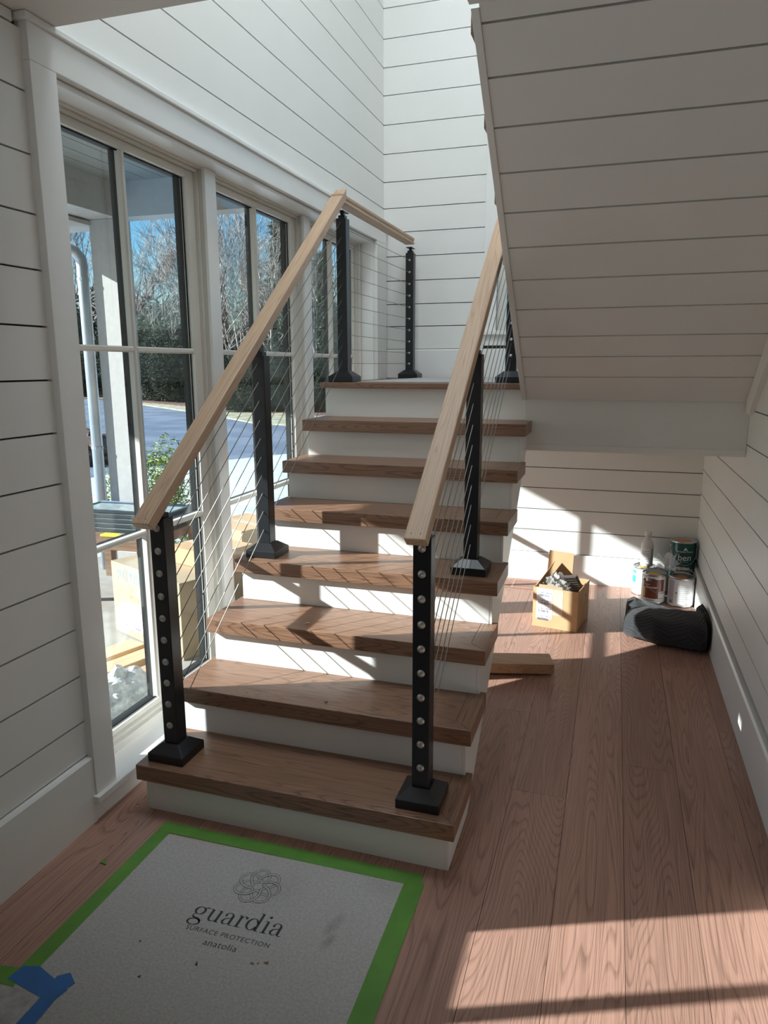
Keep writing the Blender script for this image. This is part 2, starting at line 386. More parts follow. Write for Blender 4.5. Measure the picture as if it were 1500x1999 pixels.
# ------------------------------------------------------------------ SETTING: walls
G = [.245, .372, .535, .70, .863, 1.025, 1.189, 1.349, 1.511, 1.67, 1.833, 1.99, 2.154, 2.322, 2.487, 2.65, 2.826, 3.011, 3.20, 3.388, 3.564, 3.742, 3.93, 4.11, 4.29, 4.47, 4.65, 4.83, 5.01, 5.2]
BX = -.143
WT = -.355
WY0, WY1 = -1.85, -.756      # the further window, outside the frame
wl_ = MB()
wl_.box(WT, BX, -6.2, WY0, 0, 5.3); wl_.box(WT, BX, WY0, WY1, 0, .657); wl_.box(WT, BX, WY0, WY1, 2.3, 5.3); wl_.box(WT, BX, WY1, .015, 0, 5.3)
wl_.box(WT, BX, .015, 3.055, 0, .07); wl_.box(WT, BX, .015, 3.055, 2.405, 5.3); wl_.box(WT, BX, 3.055, YB+.15, 0, 5.3)
wall_left = struct(obj('wall_left', wl_, 'backing'))
def left_board(y0, y1, z0, z1): obj('shiplap_board', MB().box(BX, XL, y0, y1, z0+GAP/2, z1-GAP/2), 'white', wall_left)
for a, b in zip(G[:-1], G[1:]):
    if b <= 2.49:
        if b > .66 and a < 2.3:
            left_board(WY1+.09, -.086, a, b)
        elif b < 2.3: left_board(-3.0, -.086, a, b)
        else: left_board(-6.1, -.086, a, b)
    else:
        left_board(.022 if a < 2.6 else -.4, YB, max(a, 2.515), b)
for (y0, y1, z0, z1) in ((WY0-.09, WY0, .61, 2.39), (WY1, WY1+.09, .61, 2.39), (WY0, WY1, 2.3, 2.39), (WY0-.1, WY1+.1, .60, .656)):
    obj('casing', MB().box(BX, XL+.018, y0, y1, z0, z1), 'trim', wall_left)
struct(obj('baseboard_left', MB().prism([(BX, 0), (XL+.02, 0), (XL+.02, .236), (XL+.014, .243), (BX, .243)], 'Y', -3.0, -.0865), 'trim'))

wb = MB()
WBX0, WBX1, WBZ0, WBZ1 = .70, 1.95, 1.79, 3.9
wb.box(-.2, XR+.2, YB+.018, YB+.16, 0, WBZ0); wb.box(-.2, WBX0, YB+.018, YB+.16, WBZ0, 5.3); wb.box(WBX1, XR+.2, YB+.018, YB+.16, WBZ0, 5.3); wb.box(WBX0, WBX1, YB+.018, YB+.16, WBZ1, 5.3)
wall_back = struct(obj('wall_back', wb, 'backing'))
def back_board(x0, x1, z0, z1): obj('shiplap_board', MB().box(x0, x1, YB, YB+.018, z0+GAP/2, z1-GAP/2), 'white', wall_back)
GB = [.209, .376, .531, .687, .835, .99, 1.15, 1.30]
for a, b in zip(GB[:-1], GB[1:]): back_board(XL, XR, a, b)
for a, b in zip(G[:-1], G[1:]):
    if b <= 1.66: continue
    a2 = max(a, 1.667)
    if b < WBZ0-.1 or a > WBZ1+.08: back_board(XL, XR, a2, b)
    else: back_board(XL, WBX0-.09, a2, b); back_board(WBX1+.09, XR, a2, b)
struct(obj('baseboard_back', MB().prism([(YB+.018, 0), (YB-.018, 0), (YB-.018, .203), (YB-.012, .208), (YB+.018, .208)], 'X', XL, XR-.0005), 'trim'))
struct(obj('baseboard_landing', MB().prism([(YB+.018, LZ), (YB-.016, LZ), (YB-.016, 1.66), (YB-.01, 1.666), (YB+.018, 1.666)], 'X', XL, XR-.0005), 'trim'))

wall_right = struct(obj('wall_right', MB().box(XR+.018, XR+.16, -2.6, YB+.16, 0, 5.3), 'backing'))
for a, b in zip(G[:-1], G[1:]):
    obj('shiplap_board', MB().box(XR, XR+.018, -2.6, YB, a+GAP/2 if a > .3 else a, b-GAP/2), 'white', wall_right)
struct(obj('baseboard_right', MB().prism([(XR+.018, 0), (XR-.02, 0), (XR-.02, .212), (XR-.013, .222), (XR+.018, .222)], 'Y', -2.6, YB-.0185), 'trim'))
left_board(-6.1, -.11, 2.487, 2.521)
# rest of the room behind the camera, never in view but it closes the space
struct(obj('wall_front', MB().box(-.36, 6.3, -6.3, -6.2, 0, 2.6), 'rear_dark'))
struct(obj('wall_far_right', MB().box(6.2, 6.3, -6.2, -2.6, 0, 2.6), 'rear_dark'))
struct(obj('wall_hall', MB().box(XR+.16, 6.3, -2.6, -2.5, 0, 2.6), 'rear_dark'))

# ceilings
struct(obj('ceiling', MB().box(-.36, 1.085, -6.2, .018, 2.522, 2.78).box(1.085, 6.3, -6.2, .262, 2.522, 2.78), 'drywall'))
cu_ = MB(); cu_.box(-.36, .1, -.5, 3.45, 5.3, 5.4); cu_.box(1.14, 2.3, -.5, 3.45, 5.3, 5.4); cu_.box(.1, 1.14, -.5, .1, 5.3, 5.4); cu_.box(.1, 1.14, 1.06, 3.45, 5.3, 5.4)
struct(obj('ceiling_upper', cu_, 'drywall'))
struct(obj('skylight', MB().box(.1, 1.14, .1, 1.06, 5.36, 5.37), 'glass'))
struct(obj('wall_upper', MB().box(-.36, 2.3, -.55, -.45, 2.78, 5.4), 'drywall'))

# ------------------------------------------------------------------ SETTING: triple window in the left wall
win = bpy.data.objects.new('window_1', None); COL.objects.link(win); win.location = (XL, 1.54, .1); ORG['window_1'] = Vector(win.location)
win['kind'] = 'structure'
CX = XL+.026
obj('casing', MB().box(XL-.018, CX, -.086, .018, .1, 2.402), 'trim', win, bevel=.002)
obj('casing', MB().box(XL-.018, CX, 3.05, 3.262, .1, 2.402), 'trim', win, bevel=.002)
obj('head_casing', MB().box(XL-.018, CX, -.086, 3.262, 2.4025, 2.502), 'trim', win, bevel=.002)
obj('head_cap', MB().box(XL-.018, CX+.012, -.10, YB-.003, 2.502, 2.521), 'trim', win, bevel=.003)
obj('stool', MB().box(-.30, CX+.018, -.098, 3.10, .074, .10), 'trim', win, bevel=.003)
obj('apron', MB().box(XL-.018, XL+.016, -.0855, 3.262, 0, .0735), 'trim', win)
JX = -.215
obj('jamb', MB().box(JX, XL-.002, .018, .036, .10, 2.40), 'trim', win)
obj('jamb', MB().box(JX, XL-.002, 3.034, 3.05, .10, 2.40), 'trim', win)
obj('head_jamb', MB().box(JX, XL-.002, .036, 3.034, 2.384, 2.40), 'trim', win)
units = [(.018, 1.035, .10, .925, .515), (1.035, 2.075, 1.14, 1.965, 1.555), (2.075, 3.05, 2.18, 2.975, 2.585)]
ZB, ZT, ZM1, ZM2 = .165, 2.335, .885, 1.617
GX = -.28
def ring(mb, xa, xb, y0, y1, z0, z1, w, wb=None):
    wb = wb or w
    mb.box(xa, xb, y0, y0+w, z0, z1); mb.box(xa, xb, y1-w, y1, z0, z1); mb.box(xa, xb, y0+w, y1-w, z1-w, z1); mb.box(xa, xb, y0+w, y1-w, z0, z0+wb); return mb
for ym in (1.035, 2.075):
    obj('mullion', MB().box(-.335, JX, ym-.018, ym+.018, .1, 2.40).box(JX, JX+.016, ym-.045, ym+.045, .10, 2.384), 'trim', win, bevel=.002)
for (u0, u1, g0, g1, gm) in units:
    a, b = u0+.018, u1-.018
    obj('window_frame', ring(ring(MB(), -.335, JX, a, b, .10, 2.40, .022, .03), -.335, -.235, a+.022, b-.022, .13, 2.378, .012), 'frame', win, bevel=.0015)
    sa, sb = a+.034, b-.034
    sash = MB(); xa, xb = -.283, -.252
    sash.box(xa, xb, sa, g0, .142, 2.366); sash.box(xa, xb, g1, sb, .142, 2.366); sash.box(xa, xb, g0, g1, .142, ZB); sash.box(xa, xb, g0, g1, ZT, 2.366)
    so = obj('sash', sash, 'frame', win, bevel=.003)
    ex = MB(); ex.box(-.318, -.2835, sa, g0-.002, .142, 2.366); ex.box(-.318, -.2835, g1+.002, sb, .142, 2.366); ex.box(-.318, -.2835, g0-.002, g1+.002, .142, ZB-.002); ex.box(-.318, -.2835, g0-.002, g1+.002, ZT+.002, 2.366)
    ex.box(-.312, -.2835, gm-.010, gm+.010, ZB, ZT)
    for zm in (ZM1, ZM2): ex.box(-.312, -.2835, g0, gm-.0105, zm-.010, zm+.010); ex.box(-.312, -.2835, gm+.0105, g1, zm-.010, zm+.010)
    obj('outer_cladding', ex, 'gasket', so)
    gk = ring(MB(), -.2765, -.272, g0-.001, g1+.001, ZB-.001, ZT+.001, .006)
    obj('gasket', gk, 'gasket', so)
    obj('muntin', MB().prism([(-.2835, gm-.011), (-.262, gm-.011), (-.255, gm-.006), (-.255, gm+.006), (-.262, gm+.011), (-.2835, gm+.011)], 'Z', ZB, ZT), 'frame', so)
    for zm in (ZM1, ZM2):
        for (p, q) in ((g0, gm-.011), (gm+.011, g1)):
            obj('muntin', MB().prism([(-.2835, zm-.011), (-.262, zm-.011), (-.255, zm-.006), (-.255, zm+.006), (-.262, zm+.011), (-.2835, zm+.011)][::-1], 'Y', p, q).xf(Matrix.Identity(4)), 'frame', so)
    for (p, q) in ((g0, gm), (gm, g1)):
        for (c, d) in ((ZB, ZM1), (ZM1, ZM2), (ZM2, ZT)):
            obj('pane', MB().box(GX-.0025, GX+.0025, p+.0005, q-.0005, c+.0005, d-.0005), 'glass', so)

# the further window in the same wall (outside the frame): it casts the patch of sun in the foreground
w3 = bpy.data.objects.new('window_3', None); COL.objects.link(w3); w3.location = (XL, -1.8, .75); ORG['window_3'] = Vector(w3.location); w3['kind'] = 'structure'
obj('window_frame', ring(MB(), -.335, -.235, WY0, WY1, .657, 2.3, .012), 'frame', w3)
for k in range(1, 4):
    yy = -1.108-.29*(k-1)*2
    obj('muntin', MB().box(-.31, -.26, yy-.014, yy+.014, .66, 2.3), 'frame', w3)
obj('pane', MB().box(GX-.0025, GX+.0025, WY0, WY1, .66, 2.3), 'glass', w3)

# window in the back wall above the landing
w2 = bpy.data.objects.new('window_2', None); COL.objects.link(w2); w2.location = (1.3, YB, 1.79); ORG['window_2'] = Vector(w2.location); w2['kind'] = 'structure'
for (a, b, c, d) in ((WBX0-.09, WBX0, WBZ0, WBZ1+.09), (WBX1, WBX1+.09, WBZ0, WBZ1+.09), (WBX0, WBX1, WBZ1, WBZ1+.09)):
    obj('casing', MB().box(a, b, YB-.022, YB+.017, c, d), 'trim', w2, bevel=.002)
obj('stool', MB().box(WBX0-.11, WBX1+.11, YB-.05, YB+.09, WBZ0-.028, WBZ0), 'trim', w2, bevel=.003)
obj('apron', MB().box(WBX0-.09, WBX1+.09, YB-.018, YB+.017, WBZ0-.1, WBZ0-.0285), 'trim', w2)
fr = MB(); fr.box(WBX0, WBX0+.06, YB+.03, YB+.15, WBZ0, WBZ1); fr.box(WBX1-.06, WBX1, YB+.03, YB+.15, WBZ0, WBZ1); fr.box(WBX0+.06, WBX1-.06, YB+.03, YB+.15, WBZ1-.06, WBZ1); fr.box(WBX0+.06, WBX1-.06, YB+.03, YB+.15, WBZ0, WBZ0+.06)
obj('window_frame', fr, 'frame', w2)
obj('pane', MB().box(WBX0+.06, WBX1-.06, YB+.09, YB+.095, WBZ0+.06, WBZ1-.06), 'glass', w2)

# ------------------------------------------------------------------ SETTING: underside of the upper flight
SM = .778; SY = 1.738; SZ = 1.386
def sz(y): return SZ+SM*(SY-y)
sof = struct(obj('soffit', MB().prism([(SY, SZ+.02), (SY, SZ+.10), (.25, sz(.25)+.10), (.25, sz(.25)+.02)], 'X', 1.11, XR+.01), 'backing'))
L_ = math.hypot(1, SM); dy_, dz_ = -1/L_, SM/L_; ny_, nz_ = -SM/L_*-1*-1, -1/L_
ny_, nz_ = -dz_, dy_            # normal, pointing down and towards the camera
gy = [SY, 1.595, 1.478, 1.368, 1.232, 1.098, .965, .836, .704, .570, .440, .315, .19]
for a, b in zip(gy[:-1], gy[1:]):
    a2, b2 = a-GAP*.5*(a != SY), b+GAP*.5
    pl = [(a2, sz(a2)), (b2, sz(b2)), (b2-ny_*.019, sz(b2)-nz_*.019), (a2-ny_*.019, sz(a2)-nz_*.019)]
    obj('shiplap_board', MB().prism(pl, 'X', 1.11, XR-.001), 'white', sof)
# upper flight: stringer at its open side, treads and posts' feet over it
up = thing('upper_stair_flight', (1.1, 1.0, 2.0), 'upper stair flight rising overhead, white stringer edge with tread ends peeking out', 'staircase')
obj('stringer', MB().prism([(SY, SZ-.006), (.275, sz(.275)-.006), (.315, sz(.315)+.045), (SY, SZ+.045)], 'X', 1.086, 1.1095), 'trim', up, bevel=.002)
for k in range(7):
    yy = .385+T*k; zz = 2.50-R*k
    if yy > 1.55: break
    obj('tread', MB().box(1.066, XR-.002, yy, yy+.30, zz, zz+.057), 'tread', up)
    obj('riser', MB().box(1.11, XR-.002, yy+.255, yy+.27, zz-.125, zz-.0005), 'trim', up)
struct(obj('trim_1', MB().prism([(SY-.01, 1.335), (SY-.12, 1.335), (SY-.12+.0, 1.36), (.3, 2.33), (.3, sz(.3)+.01), (SY-.01, SZ+.004)], 'X', XR-.022, XR-.0005), 'trim'))
# landing front beam (right half) with its edge bead
struct(obj('trim_2', MB().box(1.108, XR-.001, SY+.012, SY+.032, 1.137, SZ+.03), 'white'))
struct(obj('trim_3', MB().box(1.108, XR-.001, SY+.005, SY+.0315, 1.132, 1.163), 'trim'))

# ------------------------------------------------------------------ STAIRCASE
st = thing('staircase', (.57, 0, 0), 'lower flight of stained oak treads on white risers up to the landing', 'staircase')
RX0, RX1, RY = .030, 1.117, .030
for i in range(1, 8):
    y0 = (i-1)*T
    k_ = TW-.062
    tr = obj('tread', MB().prism([(0, y0), (TW-.0003, y0), (k_-.0003, y0+.062), (k_-.0003, y0+TD), (0, y0+TD)], 'Z', i*R-TT, i*R), 'tread', st, bevel=.002)
    obj('return_nosing', MB().prism([(TW, y0+.0003), (TW, y0+TD), (k_+.0002, y0+TD), (k_+.0002, y0+.0623)], 'Z', i*R-TT, i*R), 'tread_return', tr, bevel=.0012)
for i in range(1, 9):
    y0 = (i-1)*T+RY; zb = 0 if i == 1 else (i-1)*R+.0005; zt = i*R-(TT if i < 8 else .03)
    obj('riser', MB().box(RX0, RX1-.012, y0, y0+.018, zb, zt-.0005), 'trim', st)
def stringer(xa, xb):
    p = []
    for i in range(1, 9):
        y0 = (i-1)*T+RY+.001
        p.append((y0, max(0, (i-1)*R-.0) if i == 1 else (i-1)*R-TT-.0005)); p.append((y0, i*R-TT-.0005 if i < 8 else LZ-.03))
    yb = lambda z: .335+(z/.80)
    p += [(1.80, LZ-.03), (1.80, 1.17), (yb(.0)+.0, 0)]
    return MB().prism(p, 'X', xa, xb)
obj('stringer', stringer(RX1-.0115, RX1), 'trim', st)
obj('stringer', stringer(RX0-.012, RX0-.0005), 'trim', st)
obj('underside_panel', MB().prism([(.345, .0), (1.79, 1.158), (1.79, 1.17), (.335, .012)], 'X', RX0, RX1-.012), 'drywall', st)
# landing
obj('landing_floor', MB().box(-.002, TW, YF, YF+.12, LZ-.03, LZ), 'tread', st, bevel=.004)
obj('landing_floor', MB().box(-.002, XR-.001, YF+.121, YB-.0165, LZ-.03, LZ), 'tread', st)
obj('landing_structure', MB().box(.03, XR-.001, YF+.055, YB-.019, LZ-.17, LZ-.031), 'drywall', st)
sheet_l = obj('landing_sheet', MB().box(.20, .95, YF+.045, YB-.05, LZ+.0005, LZ+.004), 'paper', st); lab(sheet_l, 'pale protective sheet covering the landing floor')

# ------------------------------------------------------------------ CABLE RAILINGS
SLOPE = R/T
def post(parent, x, y, z, h, face_buttons=None, tilt_bracket=True, bs_=1.0):
    w = .028
    p = obj('post', MB().box(x-w, x+w, y-w, y+w, z+.004, z+h), 'black', parent, bevel=.002)
    b = .0705; t = .034
    bs = MB(); zz = z+.0005
    bs.box(x-b, x+b, y-b, y+b, zz, zz+.030)
    vs = [(x-b, y-b, zz+.0301), (x+b, y-b, zz+.0301), (x+b, y+b, zz+.0301), (x-b, y+b, zz+.0301), (x-t, y-t, zz+.058), (x+t, y-t, zz+.058), (x+t, y+t, zz+.058), (x-t, y+t, zz+.058)]
    bs.add(vs, [(0, 1, 5, 4), (1, 2, 6, 5), (2, 3, 7, 6), (3, 0, 4, 7), (4, 5, 6, 7), (3, 2, 1, 0)])
    obj('base_cover', bs, 'black', p, bevel=.0015)
    br = MB()
    br.box(x-.018, x+.018, y-.018, y+.018, z+h, z+h+.016)
    if tilt_bracket:
        br.prism([(y-.016, z+h+.016), (y+.016, z+h+.016), (y+.017, z+h+.034), (y+.010, z+h+.046), (y-.010, z+h+.046), (y-.017, z+h+.034)], 'X', x-.007, x+.007)
    else:
        br.box(x-.009, x+.009, y-.009, y+.009, z+h+.016, z+h+.032); br.box(x-.02, x+.02, y-.045, y+.045, z+h+.032, z+h+.036)
    obj('rail_bracket', br, 'black', p)
    if face_buttons:
        for zb in face_buttons:
            c = (x, y-w, zb)
            bt = MB().lathe([(.0, -.0045), (.004, -.0045), (.005, -.006), (.0072, -.006), (.0085, -.0035), (.0118, -.0032), (.0125, -.0015), (.0125, .0)], (0, 0, 0), 18, 'Y'); bt.v = [(c[0]+p[0]*bs_, c[1]+p[1]*bs_, c[2]+p[2]*bs_) for p in bt.v]
            obj('cable_end_button', bt, 'steel', p, smooth=True)
    return p
ZB10 = [1.023, .944, .866, .785, .707, .628, .548, .47, .39, .309]
PX, QX = .098, 1.012
def beam_rail(name, p0, p1, parent, w=.066, h=.042, plumb0=0.0, plumb1=0.0, groove=False):
    p0, p1 = Vector(p0), Vector(p1); d = p1-p0; L = d.length; X = d.normalized()
    Y = Vector((0, 0, 1)).cross(X).normalized(); Z = X.cross(Y)
    m = Matrix((X, Y, Z)).transposed().to_4x4(); m.translation = p0
    mb = MB()
    if groove: prof = [(-w/2, 0), (-w/2, -h), (w/2, -h), (w/2, -h*.62), (w/2-.006, -h*.55), (w/2-.006, -h*.42), (w/2, -h*.36), (w/2, 0)]
    else: prof = [(-w/2, 0), (-w/2, -h), (w/2, -h), (w/2, 0)]
    n = len(prof)
    vs = [Vector((plumb0*(-q[1]), q[0], q[1])) for q in prof]+[Vector((L+plumb1*(-q[1]), q[0], q[1])) for q in prof]
    mb.add(vs, [tuple(range(n))[::-1], tuple(range(n, 2*n))]+[(i, (i+1) % n, n+(i+1) % n, n+i) for i in range(n)])
    o = obj(name, mb, 'rail', parent, bevel=.004, matrix=m)
    return o, m
P_Y = [.105, .868, 1.862]; P_H = [.872, .862, .85]
railL = thing('cable_railing', (PX, .9, R), 'left cable railing beside the window, pale oak handrail turning along the landing', 'railing', 'cable railings of the stair')
railR = thing('cable_railing', (QX, .9, R), 'right cable railing on the open side of the stair, its handrail passing behind the soffit', 'railing', 'cable railings of the stair')
post(railL, PX, P_Y[0], R, P_H[0], ZB10)
post(railL, PX, P_Y[1], 4*R, P_H[1])
post(railL, PX, P_Y[2], LZ, P_H[2], tilt_bracket=False)
post(railL, .118, 3.13, LZ, .852, [2.268, 2.188, 2.109, 2.03, 1.953, 1.874, 1.797, 1.718, 1.64, 1.565], tilt_bracket=False, bs_=.6)
post(railR, QX, P_Y[0], R, P_H[0], ZB10)
post(railR, QX, P_Y[1], 4*R, P_H[1])
post(railR, QX, P_Y[2], LZ, P_H[2], [2.16, 2.08, 2.0, 1.92, 1.84, 1.76, 1.68, 1.60], tilt_bracket=False, bs_=.6)
# handrails: top-face centre line
RS = .7545
def rz(y): return 1.058+RS*(y-.0)
hL, mL = beam_rail('handrail', (PX-.008, -.004, rz(-.004)), (PX-.008, 1.86, rz(1.86)), railL, plumb0=.25, plumb1=-.75)
lh = obj('handrail', MB().prism([(PX-.041, 0), (PX-.041, -.042), (PX+.025, -.042), (PX+.025, -.030), (PX+.018, -.027), (PX+.018, -.020), (PX+.025, -.017), (PX+.025, 0)], 'Y', 1.80, 3.215, Matrix.Translation((0, 0, 2.428))), wood('raw_oak_rail_level', (.56, .39, .265), (.36, .22, .135), 'Y', .5, rings=15, across=16, along=.7, tint=.05, contrast=.8), railL, bevel=.004)
hR, mR = beam_rail('handrail', (QX-.002, -.004, rz(-.004)+.014), (QX-.002, 1.86, rz(1.86)+.014), railR, plumb0=.25, plumb1=-.75)
for rl, m in ((hL, mL), (hR, mR)):
    for dx in (-.014, .014):
        obj('nail_hole', MB().lathe([(0, .0004), (.0018, .0004), (.0018, -.001)], (.022, dx, 0), 8), 'hole', rl).matrix_local = Matrix.Identity(4)
        ORG  # holes sit in the rail's own space
for rl in (hL, hR):
    for c in rl.children:
        # vertices were shifted by the thing's origin; undo so they lie in the rail's local space
        off = ORG[rl.name]
        for v in c.data.vertices: v.co += off
# cables
for (rail, x) in ((railL, PX), (railR, QX)):
    for zc in ZB10:
        y0, y1 = P_Y[0], P_Y[2]
        obj('cable', MB().tube([(x, y0+.02, zc+SLOPE*.02), (x, y1, zc+SLOPE*(y1-y0))], .0018, 6), 'cable', rail, smooth=True)
for zc in [2.268, 2.188, 2.109, 2.03, 1.953, 1.874, 1.797, 1.718, 1.64, 1.565]:
    obj('cable', MB().tube([(PX+.006, P_Y[2]+.02, zc), (.118, 3.11, zc)], .0018, 6), 'cable', railL, smooth=True)

# ------------------------------------------------------------------ PROTECTIVE SHEETS ON THE FLOOR
sh = thing('floor_protection_sheet', (.58, -.8, 0), 'large grey fleece floor protection sheet taped down in front of the stairs, printed guardia', 'floor sheet')
E0 = .0008
def quad(p, z0, z1): return MB().prism(p, 'Z', z0, z1)
obj('sheet', quad([(.150, -2.6), (1.018, -2.6), (1.008, -.062), (.150, -.078)], .0003, E0), 'paper', sh)
def tape(name, p, mat, parent, k=1): return obj(name, quad(p, E0+.0001*k, E0+.0001*k+.0003), mat, parent)
tape('tape_strip', [(.126, -.072), (.126, -.022), (1.048, -.012), (1.048, -.066)], 'green_tape', sh, 3)
tape('tape_strip', [(.120, -.70), (.170, -.70), (.176, -.022), (.127, -.022)], 'green_tape', sh, 1)
tape('tape_strip', [(1.006, -2.6), (1.05, -2.6), (1.052, -.03), (1.0, -.03)], 'green_tape', sh, 1)
tape('tape_strip', [(1.028, -2.6), (1.060, -2.6), (1.062, -.05), (1.026, -.05)], 'green_tape', sh, 2)
ZI = E0+.0002
def ribbon(pts, ws, z, closed=False):
    mb = MB(); n = len(pts); vs = []
    for i, p in enumerate(pts):
        p = Vector(p); a = Vector(pts[(i+1) % n] if closed else pts[min(i+1, n-1)]); b = Vector(pts[i-1] if (closed or i > 0) else pts[0])
        t = (a-b).normalized(); nn = Vector((-t.y, t.x)); w = ws[i] if isinstance(ws, (list, tuple)) else ws
        zz = z[i] if isinstance(z, (list, tuple)) else z
        vs += [(p.x+nn.x*w/2, p.y+nn.y*w/2, zz), (p.x-nn.x*w/2, p.y-nn.y*w/2, zz)]
    fs = [(2*i, 2*i+1, 2*((i+1) % n)+1, 2*((i+1) % n)) for i in range(n if closed else n-1)]
    return mb.add(vs, fs)
# knot emblem: one interlaced band drawn with two outlines
c0 = Vector((.580, -.211)); KN = 480; rad = .0435
kp, kz = [], []
for i in range(KN):
    t = 6*PI*i/KN; r = rad*(1+.60*math.cos(7*t/3)); kp.append((c0.x+1.0*r*math.cos(t), c0.y+1.0*r*math.sin(t))); kz.append(E0+.0007+.00035*math.sin(7*t/3))
def offset(pts, d):
    out = []; n = len(pts)
    for i in range(n):
        a = Vector(pts[(i+1) % n])-Vector(pts[i-1]); a.normalize(); out.append((pts[i][0]-a.y*d, pts[i][1]+a.x*d))
    return out
em = obj('emblem_band', ribbon(kp, .0072, kz, True), 'paper', sh)
for s in (-1, 1):
    lab(obj('emblem_outline', ribbon(offset(kp, s*.0038), .0013, [z+.00002 for z in kz], True), 'ink', em), 'dark outline of the interlaced knot emblem')
# serif lettering, drawn as ribbons of varying width
def ell(cx, cy, rx, ry, a0, a1, n=26, thick=.17, thin=.05, rot=0.0):
    pts, ws = [], []
    for i in range(n+1):
        a = math.radians(a0+(a1-a0)*i/n); pts.append((cx+rx*math.cos(a), cy+ry*math.sin(a))); ws.append(thin+(thick-thin)*abs(math.cos(a+rot))**1.3)
    return pts, ws
def stem(x, y0, y1, w=.17): return [(x, y0), (x, y1)], [w, w]
def bar(x0, x1, y, w=.055): return [(x0, y), (x1, y)], [w, w]
def dot(cx, cy, r): return [(cx-r, cy), (cx-r*.6, cy), (cx, cy), (cx+r*.6, cy), (cx+r, cy)], [.02, r*1.6, r*2, r*1.6, .02]
GL = {
 'g': (1.0, [ell(.42, .66, .31, .31, 0, 360), ell(.45, -.30, .40, .25, 0, 360, thick=.13), ([(.24, .40), (.15, .25), (.17, .10), (.32, .03), (.62, -.02), (.80, -.13), (.85, -.25)], [.05, .07, .11, .15, .16, .13, .09]), ([(.64, .88), (.76, .98), (.92, .99)], [.06, .08, .12])]),
 'u': (1.06, [stem(.24, .30, .97), ([(.24, .32), (.27, .14), (.40, .03), (.56, .04), (.70, .14), (.80, .28)], [.17, .15, .10, .06, .05, .05]), stem(.80, .0, .97), bar(.05, .26, .965), bar(.62, .82, .965), bar(.80, .99, .03)]),
 'a': (.95, [([(.17, .76), (.22, .90), (.36, .98), (.50, .97), (.62, .88), (.66, .74)], [.13, .09, .055, .07, .12, .17]), stem(.66, .12, .76), ([(.66, .14), (.70, .04), (.80, .02), (.92, .06)], [.16, .10, .06, .05]), ([(.66, .60), (.45, .54), (.24, .44), (.15, .27), (.19, .10), (.33, .02), (.50, .07), (.66, .22)], [.04, .06, .10, .16, .14, .07, .05, .04]), dot(.19, .73, .085)]),
 'r': (.76, [stem(.26, 0, .97), bar(.06, .27, .965), bar(.05, .52, .03), ([(.27, .68), (.36, .86), (.50, .97), (.62, .95)], [.05, .05, .06, .08]), dot(.64, .87, .10)]),
 'd': (1.08, [ell(.42, .49, .33, .47, 20, 340), stem(.80, 0, 1.50), bar(.60, .81, 1.49), bar(.80, 1.0, .03), ([(.73, .62), (.78, .75)], [.05, .05]), ([(.73, .36), (.78, .22)], [.05, .05])]),
 'i': (.56, [stem(.28, 0, .97), bar(.08, .29, .965), bar(.07, .50, .03), dot(.27, 1.33, .11)]),
}
def word(s, x, y, size):
    mb = MB(); cx = x
    for ch in s:
        adv, strokes = GL[ch]
        for pts, ws in strokes:
            q = ribbon([(cx+px*size, y+py*size+.03*(cx+px*size-x)) for px, py in pts], [w*size for w in ws], ZI)
            mb.add(q.v, q.f)
        cx += adv*size
    return mb
lab(obj('lettering', word('guardia', .449, -.380, .0445), 'ink', sh), 'dark serif lettering guardia')
tm = text_mesh('SURFACE PROTECTION', .0225, 1.10); tm.xf(Matrix.Translation((.590, -.4125, ZI)) @ Matrix.Rotation(.03, 4, 'Z')); lab(obj('lettering', tm, 'ink', sh), 'small capitals SURFACE PROTECTION')
tm = text_mesh('anatolia', .030, 1.08); tm.xf(Matrix.Translation((.588, -.4475, ZI)) @ Matrix.Rotation(.03, 4, 'Z')); lab(obj('lettering', tm, 'ink', sh), 'small rounded lettering anatolia')
def blot(name, x, y, rx, ry, mat, a=0.0):
    p = []
    for k in range(14):
        t = 2*PI*k/14; r = 1+.35*math.sin(3*t+x*40)*random.uniform(.3, 1); px, py = rx*r*math.cos(t), ry*r*math.sin(t)
        p.append((x+px*math.cos(a)-py*math.sin(a), y+px*math.sin(a)+py*math.cos(a)))
    return obj(name, quad(p, ZI, ZI+.0001), mat, sh)
for q in ((.70, -.475, .006, .004), (.735, -.462, .007, .005), (.715, -.47, .003, .003)): blot('rust_spot', q[0], q[1], q[2], q[3], 'rust')
for q in ((.56, -.52, .003, .008), (.44, -.60, .004, .004), (.37, -.5, .003, .003)): blot('dirt_speck', q[0], q[1], q[2], q[3], 'ink', .4)

sh2 = thing('floor_protection_sheet', (.05, -1.2, 0), 'smaller wrinkled protective sheet by the left wall, joined on with blue tape', 'floor sheet')
obj('sheet', quad([(-.10, -2.6), (.245, -2.6), (.225, -.725), (.06, -.725), (-.10, -.73)], E0+.0002, E0+.0006), 'paper2', sh2)
tape('tape_strip', [(-.10, -.742), (.155, -.725), (.118, -.672), (.066, -.681), (-.10, -.70)], 'green_tape', sh2, 7)
tape('tape_strip', [(.118, -.708), (.128, -.664), (.170, -.652), (.292, -.690), (.280, -.735), (.20, -.722)], 'blue_tape', sh2, 11)
tape('tape_strip', [(.226, -2.6), (.272, -2.6), (.286, -.79), (.282, -.70), (.296, -.668), (.262, -.645), (.236, -.664), (.243, -.74)], 'blue_tape', sh2, 15)

